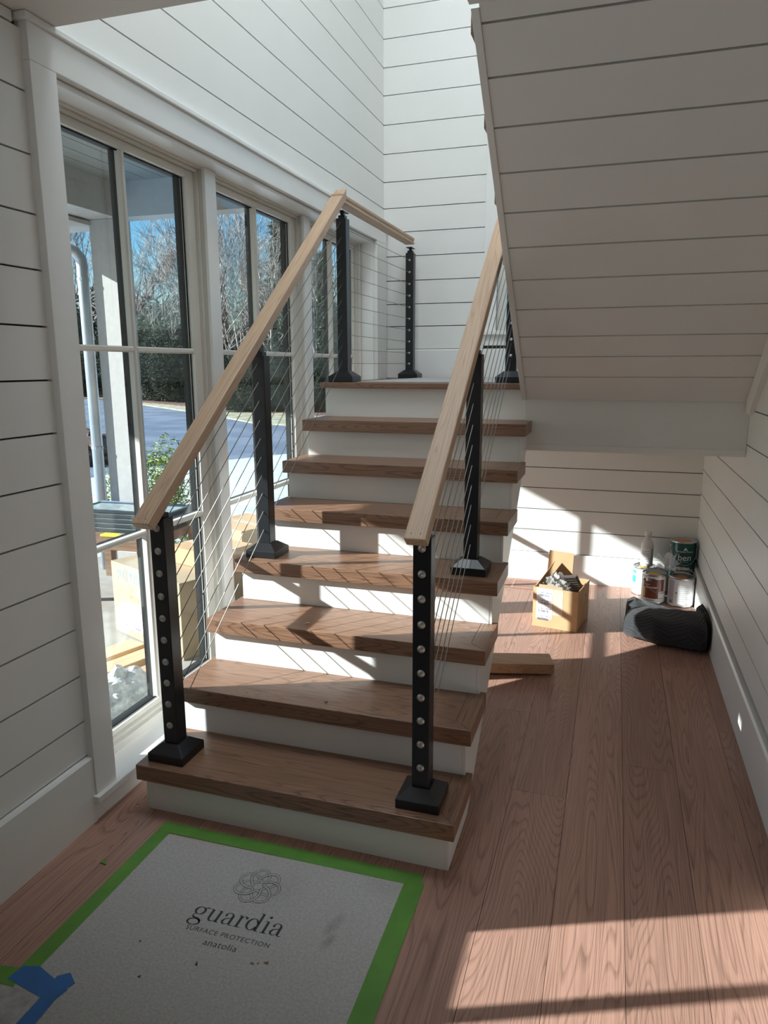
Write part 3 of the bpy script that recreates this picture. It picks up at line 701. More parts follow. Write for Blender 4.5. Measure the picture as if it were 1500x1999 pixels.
def crumb(name, x, y, z, label, mat, s=.012, cat='debris', grp=None):
    mb = MB(); pts = [(x+random.uniform(-s, s), y+random.uniform(-s, s)) for _ in range(5)]
    cx = sum(p[0] for p in pts)/5; cy = sum(p[1] for p in pts)/5; pts.sort(key=lambda p: math.atan2(p[1]-cy, p[0]-cx))
    o = obj(name, MB().prism(pts, 'Z', z+.0004, z+.0035), mat); tag(o, label, cat, grp); return o
crumb('wood_chip', .42, .565, 3*R, 'pale wood chip lying on the third tread', 'lumber')
crumb('wood_chip', .06, -.26, 0, 'curled offcut of paper on the floor by the left baseboard', 'green_tape', .016)
crumb('wood_chip', -.02, .02, 0, 'pale wood chip on the floor beside the first riser', 'lumber', .008)
crumb('wood_chip', .60, .30, 2*R, 'small dark chip on the second tread', 'tread', .008)

# ------------------------------------------------------------------ THINGS UNDER THE LANDING
def rotz(a, c): return Matrix.Translation(c) @ Matrix.Rotation(a, 4, 'Z')
# open carton
bx = thing('cardboard_box', (1.27, 2.42, 0), 'small open cardboard box with a white barcode sheet, standing on the floor beside the stairs', 'box')
mB = rotz(math.radians(-10.5), (1.128, 2.302, .001)); bw, bd, bh, th = .268, .295, .247, .004
obj('wall_panel', MB().box(0, bw, 0, th, 0, bh, mB), 'card', bx)
obj('wall_panel', MB().box(0, bw, bd-th, bd, 0, bh, mB), 'card', bx)
obj('wall_panel', MB().box(0, th, th, bd-th, 0, bh, mB), 'card', bx)
obj('wall_panel', MB().box(bw-th, bw, th, bd-th, 0, bh, mB), 'card', bx)
obj('bottom_panel', MB().box(th, bw-th, th, bd-th, 0, .004, mB), 'card_in', bx)
obj('flap', MB().prism([(.0, bh), (.16, bh), (.165, bh+.155), (.012, bh+.16)], 'Y', bd-.006, bd-.002, mB), 'card', bx)
obj('flap', MB().add([mB @ Vector(p) for p in ((.008, .02, bh), (.008, bd-.02, bh), (.055, bd-.03, bh+.105), (.011, .02, bh), (.011, bd-.02, bh), (.058, bd-.03, bh+.105))], [(0, 1, 2), (3, 5, 4), (0, 3, 4, 1), (1, 4, 5, 2), (2, 5, 3, 0)]), 'card_in', bx)
obj('flap', MB().prism([(.03, bh), (.175, bh), (.172, bh+.016), (.125, bh+.016), (.120, bh+.028), (.085, bh+.030), (.08, bh+.018), (.033, bh+.018)], 'Y', .0045, .0075, mB), 'card_pale', bx)
stk = obj('barcode_sheet', MB().box(.022, .118, -.0008, -.0001, .055, .243, mB), 'label', bx)
for k in range(4):
    zz = .222-k*.049
    bars = MB()
    x = .03
    while x < .096:
        w = random.choice((.0012, .002, .003)); bars.box(x, x+w, -.0012, -.0009, zz-.030, zz-.014, mB); x += w+random.choice((.0012, .002))
    obj('barcode', bars, 'barcode', stk)
    tx = MB()
    x = .028
    for w in (.006, .003, .014, .004, .018, .010): tx.box(x, x+w, -.0012, -.0009, zz-.008, zz-.003, mB); x += w+.006
    obj('printed_line', tx, 'barcode', stk)
obj('tape_patch', MB().box(.120, .180, -.0007, -.0001, .085, .243, mB), 'tape_clear', bx)
wad = thing('bubble_wrap_wad', tuple(mB @ Vector((.10, .13, .24))), 'crumpled clear bubble wrap stuffed into the small open cardboard box', 'packaging')
def crumple(c, rx, ry, rz_, seed, n=14, amp=.35):
    rnd = random.Random(seed); mb = MB(); bm = bmesh.new(); bmesh.ops.create_icosphere(bm, subdivisions=4, radius=1.0)
    for v in bm.verts:
        k = 1+amp*(math.sin(v.co.x*7+seed)*math.cos(v.co.y*9+seed*2)+.6*math.sin(v.co.z*15+v.co.x*11)+rnd.uniform(-.2, .2))
        v.co = Vector((v.co.x*rx*k, v.co.y*ry*k, v.co.z*rz_*k))+Vector(c)
    mb.add([v.co.copy() for v in bm.verts], [tuple(v.index for v in f.verts) for f in bm.faces]); bm.free(); return mb
obj('wad', crumple(mB @ Vector((.105, .15, .235)), .075, .085, .06, 3, amp=.22), 'wrap', wad)
grl = thing('ribbed_plastic_tray', tuple(mB @ Vector((.21, .16, .24))), 'dark brown ribbed plastic part sticking out of the small open cardboard box', 'plastic part')
mG = mB @ Matrix.Translation((.205, .16, .245)) @ Matrix.Rotation(.55, 4, 'X') @ Matrix.Rotation(-.25, 4, 'Y')
obj('plate', MB().box(-.043, .043, -.006, .006, -.10, .075, mG), 'ribbed', grl, bevel=.002)
for k in range(6): obj('rib', MB().box(-.036, .036, -.013, -.0055, -.035+k*.019, -.025+k*.019, mG), 'ribbed', grl)

# paint cans
def can(x, y, z, r, h, rot, label, body, dab, handle='down', name='paint_can', droop=.085):
    t = thing(name, (x, y, z), label, 'paint can', 'paint cans in the corner')
    c = (x, y, z+.0008)
    obj('can_body', MB().lathe([(0, 0), (r-.003, 0), (r, .002), (r, .006), (r-.002, .008), (r-.002, h-.012), (r, h-.010), (r+.0015, h-.006), (r+.0015, h-.002), (r-.001, h), (r-.006, h), (r-.008, h-.009), (r-.014, h-.010), (r-.016, h-.006), (r-.020, h-.005)], c, 40), 'can_metal', t, smooth=True)
    ld = obj('lid', MB().lathe([(r-.0175, h-.0035), (r-.024, h-.003), (r-.030, h-.010), (0, h-.010)], c, 40), 'can_metal', t, smooth=True)
    if dab: obj('paint_dab', MB().lathe([(.0, h-.0085), (r*.42, h-.0088), (r*.45, h-.0099)], (x-.004, y-.006, z+.0008), 24), dab, ld)
    lb = obj('label_wrap', MB().lathe([(r-.0012, .009), (r-.0012, h-.0125)], c, 40), body, t, smooth=True)
    if handle:
        pts = []
        for k in range(17):
            a = PI*k/16; ox = (r+.005)*math.cos(a); s = math.sin(a)
            if handle == 'down': p = Vector((ox, -(r+.006)*s*1.0, h*.80-droop*s))
            elif handle == 'up': p = Vector((ox, .035*s, h*.80+.085*s))
            else: p = Vector((ox, .02*s+.0, h*.80+.06*s))
            pts.append(Matrix.Rotation(rot, 3, 'Z') @ p+Vector(c))
        obj('bail_handle', MB().tube(pts, .0016, 6), 'steel', t, smooth=True)
        for sx in (-1, 1):
            a = rot if sx == 1 else rot+PI
            m = Matrix.Translation(Vector(c)+Vector((math.cos(a)*(r-.001), math.sin(a)*(r-.001), h*.80))) @ Matrix.Rotation(a, 4, 'Z')
            e = MB().lathe([(.0, .005), (.005, .005), (.006, .002), (.011, .002), (.012, 0)], (0, 0, 0), 14, 'X'); e.xf(m)
            obj('ear', e, 'steel', t, smooth=True)
    return t, lb
def wrap(mb, x, y, z, r, a0):
    """bend flat (u, v) artwork around a can whose front faces angle a0"""
    out = MB(); out.f = list(mb.f)
    out.v = [(x+r*math.cos(a0+p[0]/r), y+r*math.sin(a0+p[0]/r), z+p[1]) for p in mb.v]; return out
def patch(x, y, z, r, a0, u0, u1, v0, v1, n=10):
    mb = MB()
    vs = []; 
    for k in range(n+1):
        u = u0+(u1-u0)*k/n; vs += [(u, v0, 0), (u, v1, 0)]
    mb.add(vs, [(2*k, 2*k+2, 2*k+3, 2*k+1) for k in range(n)])
    return wrap(mb, x, y, z, r, a0)
AF = math.atan2(-1.9-3.0, 1.53-1.95)     # towards the camera
# brown can
bxx, byy, br_ = 1.848, 3.022, .078
t, lb = can(bxx, byy, 0, br_, .197, .55, 'brown labelled paint can with yellow dab on its lid, front left of the corner group', 'can_white', 'dab_yellow', 'down')
rl = br_-.0006
obj('label_panel', patch(bxx, byy, 0, rl, AF, -.068, .075, .035, .165, 20), 'can_brown', lb)
obj('label_panel', patch(bxx, byy, 0, rl+.0003, AF, .035, .078, .038, .085, 8), 'label', lb)
obj('label_panel', patch(bxx, byy, 0, rl+.0003, AF, -.066, -.052, .04, .11, 4), 'dab_yellow', lb)
obj('label_panel', patch(bxx, byy, 0, rl+.0003, AF, -.05, .01, .150, .172, 6), 'can_metal', lb)
for (v, u0, u1) in ((.128, -.045, -.02), (.112, -.045, .03), (.106, -.045, .02)): obj('printed_line', patch(bxx, byy, 0, rl+.0005, AF, u0, u1, v, v+.0035, 4), 'text_white', lb)
obj('printed_line', patch(bxx, byy, 0, rl+.0005, AF, -.045, .012, .020, .027, 6), 'text_grey', lb)
# white can
wx, wy, wr = 2.017, 2.996, .0825
t, lb = can(wx, wy, 0, wr, .197, -.35, 'white paint can covered in fine print, orange dab on lid, nearest the right wall', 'can_white', 'dab_orange', 'up')
rl = wr-.0006
obj('label_panel', patch(wx, wy, 0, rl, AF, -.085, -.045, .02, .175, 8), 'can_lilac', lb)
for k in range(9):
    v = .150-k*.0135; obj('printed_line', patch(wx, wy, 0, rl+.0003, AF, -.035, .045+.02*math.sin(k*2.1), v, v+.0022, 6), 'text_grey', lb)
obj('printed_line', patch(wx, wy, 0, rl+.0004, AF, -.032, -.024, .092, .100, 2), 'ink', lb)
obj('barcode', patch(wx, wy, 0, rl+.0004, AF, -.075, -.055, .022, .042, 3), 'barcode', lb)
# back left can under the bottle
lx, ly, lr = 1.794, 3.179, .079
t, lb = can(lx, ly, 0, lr, .197, 1.9, 'white and aqua paint can behind the brown can, bottle standing on its lid', 'can_white', 'dab_yellow', 'up')
obj('label_panel', patch(lx, ly, 0, lr-.0006, AF, -.115, -.055, .085, .17, 10), 'can_aqua', lb)
obj('label_panel', patch(lx, ly, 0, lr-.0006, AF, -.115, -.055, .035, .040, 10), 'can_brown', lb)
tm = text_mesh('AN', .034); tm.v = [(p[0]-.078, p[1]+.140, 0) for p in tm.v]; obj('lettering', wrap(tm, lx, ly, 0, lr-.0002, AF), 'text_white', lb)
# stacked can in the corner
kx, ky, kr = 2.028, 3.175, .0815
t, lb = can(kx, ky, 0, kr, .197, .2, 'dark paint can at the bottom of the corner stack, mostly hidden behind the white can', 'can_teal', None, None)
gz = .199
t, lb = can(kx, ky, gz, kr, .197, .1, 'dark green paint can lettered ben, topmost in the corner with an orange smeared lid', 'can_teal', None, 'down', droop=.118)
obj('paint_smear', MB().lathe([(0, .1915), (kr-.026, .1912)], (kx-.006, ky-.004, gz), 24), 'dab_orange', t)
AK = math.atan2(-1.9-3.17, 1.53-2.03); rl = kr-.0004
tm = text_mesh('ben', .062, .98); tm.v = [(p[0]+.014, p[1]+.090, 0) for p in tm.v]; lab(obj('lettering', wrap(tm, kx, ky, gz, rl, AK), 'text_white', lb), 'white lettering ben')
tm = text_mesh('Benjamin Moore', .0165, 1.0); tm.v = [(p[0]+.014, p[1]+.132, 0) for p in tm.v]; lab(obj('lettering', wrap(tm, kx, ky, gz, rl, AK), 'text_white', lb), 'small white maker line above ben')
tri = MB().add([(.002, .140, 0), (.030, .140, 0), (.016, .162, 0)], [(0, 1, 2)]); obj('triangle_mark', wrap(tri, kx, ky, gz, rl, AK), 'text_white', lb)
tri = MB().add([(.012, .1415, 0), (.020, .1415, 0), (.016, .148, 0)], [(0, 1, 2)]); obj('triangle_mark', wrap(tri, kx, ky, gz, rl+.0002, AK), 'can_teal', lb)
obj('printed_line', patch(kx, ky, gz, rl, AK, -.01, .04, .060, .062, 6), 'text_grey', lb)
obj('printed_line', patch(kx, ky, gz, rl, AK, -.05, .05, .010, .024, 10), 'text_white', lb)
# bottle
bo = thing('white_bottle', (1.801, 3.172, .1985), 'white plastic bottle with ribbed neck standing on the aqua paint can', 'bottle')
bc = (1.801, 3.172, .1988)
obj('bottle_body', MB().lathe([(0, 0), (.037, 0), (.041, .004), (.041, .135), (.040, .150), (.033, .168), (.023, .180), (.0195, .186), (.0195, .215), (0, .215)], bc, 32), 'plastic_white', bo, smooth=True)
obj('cap', MB().lathe([(0, .214), (.021, .214), (.0215, .217), (.0215, .240), (.019, .243), (0, .243)], bc, 28), 'plastic_white', bo, smooth=True)
for k in range(12):
    a = 2*PI*k/12; obj('neck_rib', MB().tube([Vector(bc)+Vector((.0335*math.cos(a), .0335*math.sin(a), .166)), Vector(bc)+Vector((.0205*math.cos(a), .0205*math.sin(a), .186)), Vector(bc)+Vector((.0200*math.cos(a), .0200*math.sin(a), .212))], .0018, 5), 'plastic_white', bo)
obj('label_panel', patch(bc[0], bc[1], bc[2], .0414, AF, -.045, .028, .02, .128, 12), 'label', bo)
obj('label_panel', patch(bc[0], bc[1], bc[2], .0416, AF, .030, .046, .02, .128, 4), 'text_grey', bo)
for k in range(6): obj('printed_line', patch(bc[0], bc[1], bc[2], .0417, AF, -.035, .018, .108-k*.014, .111-k*.014, 6), 'text_grey', bo)
# plastic bag
bg = thing('plastic_bag', (1.935, 3.07, .2), 'crumpled translucent plastic bag draped between the brown and white paint cans', 'bag')
def bagfold(cx, cy, cz, ang, ln, wd, lift, seed):
    rnd = random.Random(seed)
    def fn(u, v):
        s = (v-.5)*wd*(.35+u*.9); k = rnd.uniform(-.004, .004)
        x = ln*u; z = lift*math.sin(u*1.5)+.014*math.sin(v*9+seed)*u+k
        return Vector((cx+x*math.cos(ang)-s*math.sin(ang), cy+x*math.sin(ang)*.7+s*math.cos(ang)*.6, cz+z+abs(s)*.35))
    return MB().grid(fn, 9, 9)
for k, (an, ln, wd, lf) in enumerate(((.5, .07, .06, .05), (2.7, .10, .06, .085), (1.5, .07, .08, .10), (-.5, .06, .06, .02), (3.4, .075, .05, .03))):
    obj('fold', bagfold(1.938, 3.055, .203, an, ln, wd, lf, k+1), 'bag', bg, smooth=False)

# moving blanket: two folded lobes
bl = thing('moving_blanket', (1.9, 2.4, 0), 'folded black quilted moving blanket lying on the floor against the right baseboard', 'blanket')
def lobe(path, n=40, m=28, uvs=(1, 1), seed=0):
    """path: (t, x, y, half width, height) stations"""
    def interp(t):
        for a, b in zip(path[:-1], path[1:]):
            if t <= b[0]:
                k = (t-a[0])/(b[0]-a[0]); k = k*k*(3-2*k)*.5+k*.5
                return [p+(q-p)*k for p, q in zip(a, b)]
        return path[-1]
    def fn(u, v):
        _, x, y, hw, h = interp(u); a = 2*PI*v-PI/2
        ca, sa = math.cos(a), math.sin(a)
        e = .72
        px = math.copysign(abs(ca)**e, ca)*hw; pz = (math.copysign(abs(sa)**e, sa)*.5+.5)*h
        wob = 1+.03*math.sin(u*17+v*6+seed)+.018*math.sin(v*31+u*5)
        return Vector((x+.06*px, y-px*wob, .002+pz*(wob if pz > .01 else 1)))
    mb = MB().grid(fn, n, m)
    mb.f.append(tuple(range(m))[::-1]); k = n*(m+1); mb.f.append(tuple(range(k, k+m)))
    return mb
obj('fold', lobe([(0, 1.655, 2.345, .012, .04), (.03, 1.664, 2.342, .070, .10), (.10, 1.70, 2.33, .120, .145), (.35, 1.80, 2.295, .150, .158), (.7, 1.98, 2.255, .160, .170), (.86, 2.04, 2.245, .165, .180), (1, 2.068, 2.24, .165, .186)]), 'blanket', bl, smooth=True)
obj('fold', lobe([(0, 1.668, 2.56, .012, .05), (.04, 1.676, 2.56, .065, .125), (.12, 1.715, 2.55, .085, .150), (.45, 1.85, 2.50, .080, .125), (.8, 2.0, 2.46, .080, .115), (1, 2.06, 2.45, .085, .13)], seed=3), 'blanket', bl, smooth=True)
for k, dx in enumerate((0, .012, .024)):
    obj('edge_layer', lobe([(0, 2.060+dx*.7, 2.275, .172, .188+.006*k), (.5, 2.0655+dx*.7, 2.275, .176, .193+.006*k), (1, 2.071+dx*.7, 2.275, .172, .188+.006*k)], n=6, m=36, seed=k), 'blanket', bl, smooth=True)

# wood offcut
of = thing('wood_offcut', (1.15, 1.63, 0), 'short length of wood lying on the floor half under the staircase', 'wood offcut')
mO = rotz(math.radians(15), (1.316, 1.592, .012))
obj('board', MB().box(-.62, 0, 0, .145, 0, .052, mO).xf(Matrix.Identity(4)), 'offcut', of, bevel=.002)
obj('batten', MB().box(-.60, -.12, .03, .11, -.011, -.0005, mO), 'offcut', of)

# floor register
vt = thing('floor_register', (.9, 3.12, 0), 'flush wooden floor vent grille in front of the back baseboard', 'floor vent')
VX0, VX1, VY0, VY1 = .60, 1.10, 3.02, 3.225
vf = MB(); vf.box(VX0, VX1, VY0, VY0+.025, .0006, .005); vf.box(VX0, VX1, VY1-.025, VY1, .0006, .005); vf.box(VX0, VX0+.03, VY0+.025, VY1-.025, .0006, .005); vf.box(VX1-.03, VX1, VY0+.025, VY1-.025, .0006, .005)
vf.box(.895, .915, VY0+.025, VY1-.025, .0006, .005)
obj('frame', vf, 'floor', vt)
obj('dark_slot', MB().box(VX0+.031, VX1-.031, VY0+.026, VY1-.026, .0005, .0010), 'backing', vt)
for k in range(13):
    yy = VY0+.031+k*.0112
    for (a, b) in ((VX0+.03, .894), (.916, VX1-.03)): obj('slat', MB().box(a, b, yy, yy+.0058, .0012, .0042), 'floor', vt)

# ------------------------------------------------------------------ OUTDOORS
struct(obj('ground', MB().box(-120, -.36, -60, 120, -1.2, -.40), 'asphalt'))
struct(obj('porch_deck', MB().box(-2.75, -.36, -6, 3.35, -.40, -.10), 'deck'))
struct(obj('gravel_bed', MB().prism([(-2.76, -6), (-8.0, -6), (-7.2, 9.5), (-5.0, 13.5), (-.4, 14), (-.4, 3.36), (-2.76, 3.36)], 'Z', -.40, -.385), 'frost'))
struct(obj('lawn', MB().prism([(-60, 58), (-26.5, 33.5), (-14.5, 24.2), (-10.2, 20.3), (-6.8, 19.4), (2, 17), (40, 90)], 'Z', -.40, -.36), 'lawn'))
struct(obj('mulch_bed', MB().prism([(-70, 60), (-29.5, 35.2), (-16, 27.0), (-10, 24.2), (0, 22), (30, 90)], 'Z', -.36, -.32), 'mulch'))
PYF = 2.90
pp = thing('porch_post', (-2.22, 2.97, -.1), 'square white porch post outside the first window, lit by the sun', 'post')
obj('shaft', MB().box(-2.355, -2.095, PYF, PYF+.15, -.099, 2.64), 'stucco', pp, bevel=.004)
obj('foot_plinth', MB().box(-2.375, -2.075, PYF-.02, PYF+.17, -.099, .06), 'stucco', pp, bevel=.004)
ds = thing('downspout', (-2.5, 2.86, -.1), 'round metal downspout running down beside the white porch post', 'downspout')
obj('pipe', MB().tube([(-2.43, 2.88, -.38), (-2.43, 2.88, 2.30), (-2.435, 2.875, 2.36), (-2.455, 2.84, 2.41), (-2.50, 2.77, 2.44), (-2.70, 2.42, 2.53)], .043, 14), 'zinc', ds, smooth=True)
for zz in (.9, 2.2): obj('pipe_band', MB().tube([(-2.43, 2.88, zz), (-2.43, 2.88, zz+.02)], .046, 14), 'zinc', ds)
proof = struct(obj('porch_roof', MB().prism([(-2.78, 2.63), (-2.78, 2.72), (-.36, 3.5), (-.36, 2.93), (-2.345, 2.93), (-2.345, 2.63)], 'Y', -6, PYF+.25), 'roofing'))
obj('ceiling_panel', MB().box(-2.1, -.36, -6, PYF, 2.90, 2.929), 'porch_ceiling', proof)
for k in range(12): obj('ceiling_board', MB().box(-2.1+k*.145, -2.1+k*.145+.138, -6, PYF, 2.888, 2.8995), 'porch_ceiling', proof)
obj('beam', MB().box(-2.34, -2.1, -6, PYF+.15, 2.641, 2.92), 'stucco', proof)
obj('beam', MB().box(-2.099, -.36, PYF, PYF+.15, 2.641, 2.92), 'stucco', proof)
obj('eave_board', MB().box(-2.77, -2.345, -6, PYF+.2, 2.60, 2.629), 'stucco', proof)
obj('gutter', MB().prism([(-2.78, 2.525), (-2.78, 2.64), (-2.89, 2.65), (-2.88, 2.58), (-2.85, 2.525)], 'Y', -6, PYF+.2), 'gutter', proof)

# cartons on the porch
def carton(name, base, ang, w, d, h, label, mat='card_pale', marks=True):
    t = thing(name, base, label, 'box', 'cartons stacked on the porch')
    m = rotz(ang, base)
    obj('carton_body', MB().box(0, w, 0, d, .001, h, m), mat, t, bevel=.003)
    obj('top_seam_tape', MB().box(-.001, w+.001, d/2-.025, d/2+.025, h-.04, h+.0006, m), 'tape_clear', t)
    return t, m
q0 = (-1.425, 1.70, -.099)
t, m = carton('shipping_carton', q0, math.atan2(-.30, .69), .755, .62, .46, 'big pale carton with blue handling symbols and white address label outside the first window')
for k in range(5):
    x = .08+k*.105; y = -.0012
    ic = MB(); ic.box(x, x+.084, y, -.0002, .355, .357, m); ic.box(x, x+.084, y, -.0002, .433, .435, m); ic.box(x, x+.002, y, -.0002, .355, .435, m); ic.box(x+.082, x+.084, y, -.0002, .355, .435, m)
    ico = obj('handling_symbol', ic, 'blue_ink', t)
    g = MB()
    if k == 0:
        for dx in (.022, .058): g.box(x+dx, x+dx+.005, y, -.0002, .372, .405, m); g.prism([(x+dx-.008, .405), (x+dx+.013, .405), (x+dx+.0025, .422)], 'Y', y, -.0002, m)
    elif k == 1: g.prism([(x+.03, .42), (x+.055, .42), (x+.052, .40), (x+.044, .392), (x+.044, .375), (x+.055, .370), (x+.03, .370), (x+.041, .375), (x+.041, .392), (x+.033, .40)], 'Y', y, -.0002, m)
    else:
        g.box(x+.03, x+.054, y, -.0002, .395, .420, m); g.prism([(x+.015, .39), (x+.022, .40), (x+.035, .375), (x+.035, .362), (x+.028, .362)], 'Y', y, -.0002, m); g.prism([(x+.069, .39), (x+.062, .40), (x+.049, .375), (x+.049, .362), (x+.056, .362)], 'Y', y, -.0002, m)
    obj('symbol_mark', g, 'blue_ink', ico)
obj('hand_hole', MB().prism([(.21, .235), (.29, .235), (.30, .245), (.30, .265), (.29, .275), (.21, .275), (.20, .265), (.20, .245)], 'Y', -.0014, -.0002, m), 'card_in', t)
al = obj('address_label', MB().box(.09, .34, -.0016, -.0002, .055, .215, m), 'label', t)
for k in range(7): obj('printed_line', MB().box(.105, .17+.05*((k*37) % 5)/5, -.0022, -.0017, .190-k*.018, .194-k*.018, m), 'text_grey', al)
for k in range(5): obj('printed_line', MB().box(.21, .28+.04*((k*29) % 5)/5, -.0022, -.0017, .190-k*.018, .195-k*.018, m), 'text_grey', al)
obj('barcode', MB().box(.11, .16, -.0022, -.0017, .062, .078, m).box(.24, .31, -.0022, -.0017, .062, .078, m), 'barcode', al)
pm = m @ Matrix.Translation((.16, .2, .4605)); obj('diamond_print', MB().prism([(-.10, 0), (0, -.05), (.10, 0), (0, .05)], 'Z', 0, .0008, pm), 'blue_ink', t)
carton('shipping_carton', (-1.14, 2.30, -.099), -.417, .45, .40, .60, 'tan carton behind the big labelled carton, on the porch near the first window', 'card')
pf = m @ Vector((.30, .22, .461))
carton('flat_carton', tuple(pf), -.30, .40, .34, .10, 'flat carton lying on top of the big labelled carton on the porch', 'card')
t, m2_ = carton('shipping_carton', (-.60, 2.54, -.099), .05, .30, .30, .58, 'pale greenish carton on the porch seen through the second window', 'clear_box')

# work table with glass panels
tb = thing('work_table', (-1.85, 2.4, -.1), 'low wooden work table on the porch holding stacked dark glass panels', 'table')
mT = rotz(math.radians(3), (-2.30, 1.98, .40))
obj('table_top', MB().box(0, .90, 0, .82, -.07, 0, mT), 'old_wood', tb, bevel=.003)
for (a, b) in ((.04, .04), (.80, .04), (.04, .72), (.80, .72)): obj('leg', MB().box(a, a+.06, b, b+.06, -.498, -.0705, mT), 'old_wood', tb)
for k in range(5):
    mp = mT @ Matrix.Translation((.03+.015*(k % 2), .20+k*.055, .001+k*.0215))
    pt = thing('glass_panel', tuple(mp.translation), f'dark framed glass panel in the stepped stack on the porch table, {["lowest and front one", "second from the bottom", "middle one", "second from the top", "topmost and rearmost"][k]}', 'glass panel', 'glass panels on the porch table')
    w_, d_ = .82-.02*(k % 3), .30
    fr_ = MB(); fr_.box(0, w_, 0, .024, 0, .021, mp); fr_.box(0, w_, d_-.024, d_, 0, .021, mp); fr_.box(0, .024, .024, d_-.024, 0, .021, mp); fr_.box(w_-.024, w_, .024, d_-.024, 0, .021, mp)
    obj('frame', fr_, 'screen_dark', pt); obj('pane', MB().box(.024, w_-.024, .024, d_-.024, .006, .016, mp), 'screen_glass', pt)
ro = thing('blue_roll', tuple(mT @ Vector((.45, .765, .054))), 'blue grey roll lying at the back of the porch work table', 'roll')
obj('roll_body', MB().tube([mT @ Vector((.02, .765, .054)), mT @ Vector((.88, .765, .054))], .052, 20), 'tube_blue', ro, smooth=True)
obj('roll_core', MB().tube([mT @ Vector((.005, .765, .054)), mT @ Vector((.895, .765, .054))], .020, 14), 'card_in', ro, smooth=True)
yl = thing('yellow_level', tuple(mT @ Vector((.5, .1, .01))), 'flat yellow plastic piece lying at the front of the porch table', 'tool')
obj('plate', MB().box(.50, .84, .07, .13, .001, .018, mT), 'yellow', yl, bevel=.003)
obj('vial', MB().box(.64, .68, .085, .115, .0185, .021, mT), 'screen_glass', yl)
# lumber on the porch floor
for k, (x, y, a, ln, w, h, lbl) in enumerate((
        (-.98, .40, 1.25, 1.32, .13, .04, 'pale plank lying on the porch floor nearest the first window'),
        (-1.14, .52, 1.25, 1.42, .13, .05, 'second pale plank on the porch floor, middle of the three planks'),
        (-1.32, .62, 1.25, 1.44, .14, .04, 'plank on the porch floor farthest from the window, beside the big carton'))):
    mk = rotz(a, (x, y, -.098))
    tag(obj('lumber_plank', MB().box(0, ln*.62, 0, w, 0, h), 'lumber', bevel=.003, matrix=mk), lbl, 'plank', 'planks on the porch floor')
bwp = thing('bubble_wrap_pile', (-.62, .70, -.1), 'heap of clear bubble wrap on the porch floor outside the first window', 'packaging')
obj('heap', crumple((-.62, .70, .03), .12, .18, .12, 11, amp=.12), 'foam', bwp)

# ------------------------------------------------------------------ planting and trees
def bare_tree_mesh(seed, H=9.0, levels=5, spread=.55, trunk=.11, thick=1.0):
    rnd = random.Random(seed); mb = MB()
    def grow(p, d, ln, r, lv):
        n = 3 if lv < levels-1 else 2
        pts = [p]; rs = [r]; q = p.copy(); dd = d.copy()
        for i in range(n):
            dd = (dd+Vector((rnd.uniform(-1, 1), rnd.uniform(-1, 1), rnd.uniform(-.4, .8)))*.13).normalized(); q = q+dd*(ln/n); pts.append(q.copy()); rs.append(r*(1-.45*(i+1)/n))
        mb.tube(pts, rs, 6 if lv == 0 else (4 if lv < 3 else 3), cap=False)
        if lv >= levels: return
        kids = rnd.choice((3, 4)) if lv else 7
        for k in range(kids):
            t = rnd.uniform(.35 if lv else .28, 1.0); i = min(int(t*n), n-1); base = pts[i].lerp(pts[i+1], t*n-i)
            a = rnd.uniform(0, 2*PI); s = spread*rnd.uniform(.6, 1.25)
            u = dd.orthogonal().normalized(); w = dd.cross(u)
            nd = (dd*math.cos(s)+(u*math.cos(a)+w*math.sin(a))*math.sin(s)+Vector((0, 0, .12))).normalized()
            grow(base, nd, ln*rnd.uniform(.5, .72), max(.0055*thick, r*.5*rnd.uniform(.7, 1)), lv+1)
        grow(pts[-1], dd, ln*.62, r*.55, lv+1)
    grow(Vector((0, 0, 0)), Vector((rnd.uniform(-.06, .06), rnd.uniform(-.06, .06), 1)).normalized(), H*.46, trunk, 0)
    return mb
def leaf_cloud(n, shape, size, seed, droop=0.0):
    rnd = random.Random(seed); mb = MB()
    for _ in range(n):
        p = Vector(shape(rnd)); d = Vector((rnd.gauss(0, 1), rnd.gauss(0, 1), rnd.gauss(0, .6)-droop)).normalized(); u = d.orthogonal().normalized()
        if rnd.random() < .5: u = d.cross(u)
        s = size*rnd.uniform(.6, 1.4); e = p+d*s
        mb.add([p-u*s*.16, p+u*s*.16, e+u*s*.05, p+d*s*.5+d.cross(u)*s*.12], [(0, 1, 3), (1, 2, 3), (2, 0, 3), (0, 2, 1)])
    return mb
def cone_shape(H, r0, z0):
    def fn(rnd):
        t = rnd.random()**1.4; z = z0+(H-z0)*t; lay = .72+.28*math.sin(z*6); r = r0*(1-t)*lay*math.sqrt(rnd.uniform(.25, 1)); a = rnd.uniform(0, 2*PI)
        return (r*math.cos(a), r*math.sin(a), z)
    return fn
def blob_shape(rx, ry, H):
    def fn(rnd):
        while True:
            p = Vector((rnd.uniform(-1, 1), rnd.uniform(-1, 1), rnd.uniform(-1, 1)))
            if .35 < p.length < 1.0: break
        k = 1+.2*math.sin(p.x*5)*math.cos(p.y*4)
        return (p.x*rx*k, p.y*ry*k, (p.z*.5+.5)*H*k)
    return fn
def make_mesh(name, mb, mat):
    me = bpy.data.meshes.new(name); me.from_pydata(mb.v, [], mb.f); me.materials.append(M[mat]); return me
bare = [make_mesh('bare_tree', bare_tree_mesh(s, 10.5, 4, .50+.06*k, .10, 2.0), 'bark') for k, s in enumerate((11, 23, 37))]
bare.append(make_mesh('bare_tree', bare_tree_mesh(51, 9.0, 4, .66, .12, 2.2), 'bark_dark'))
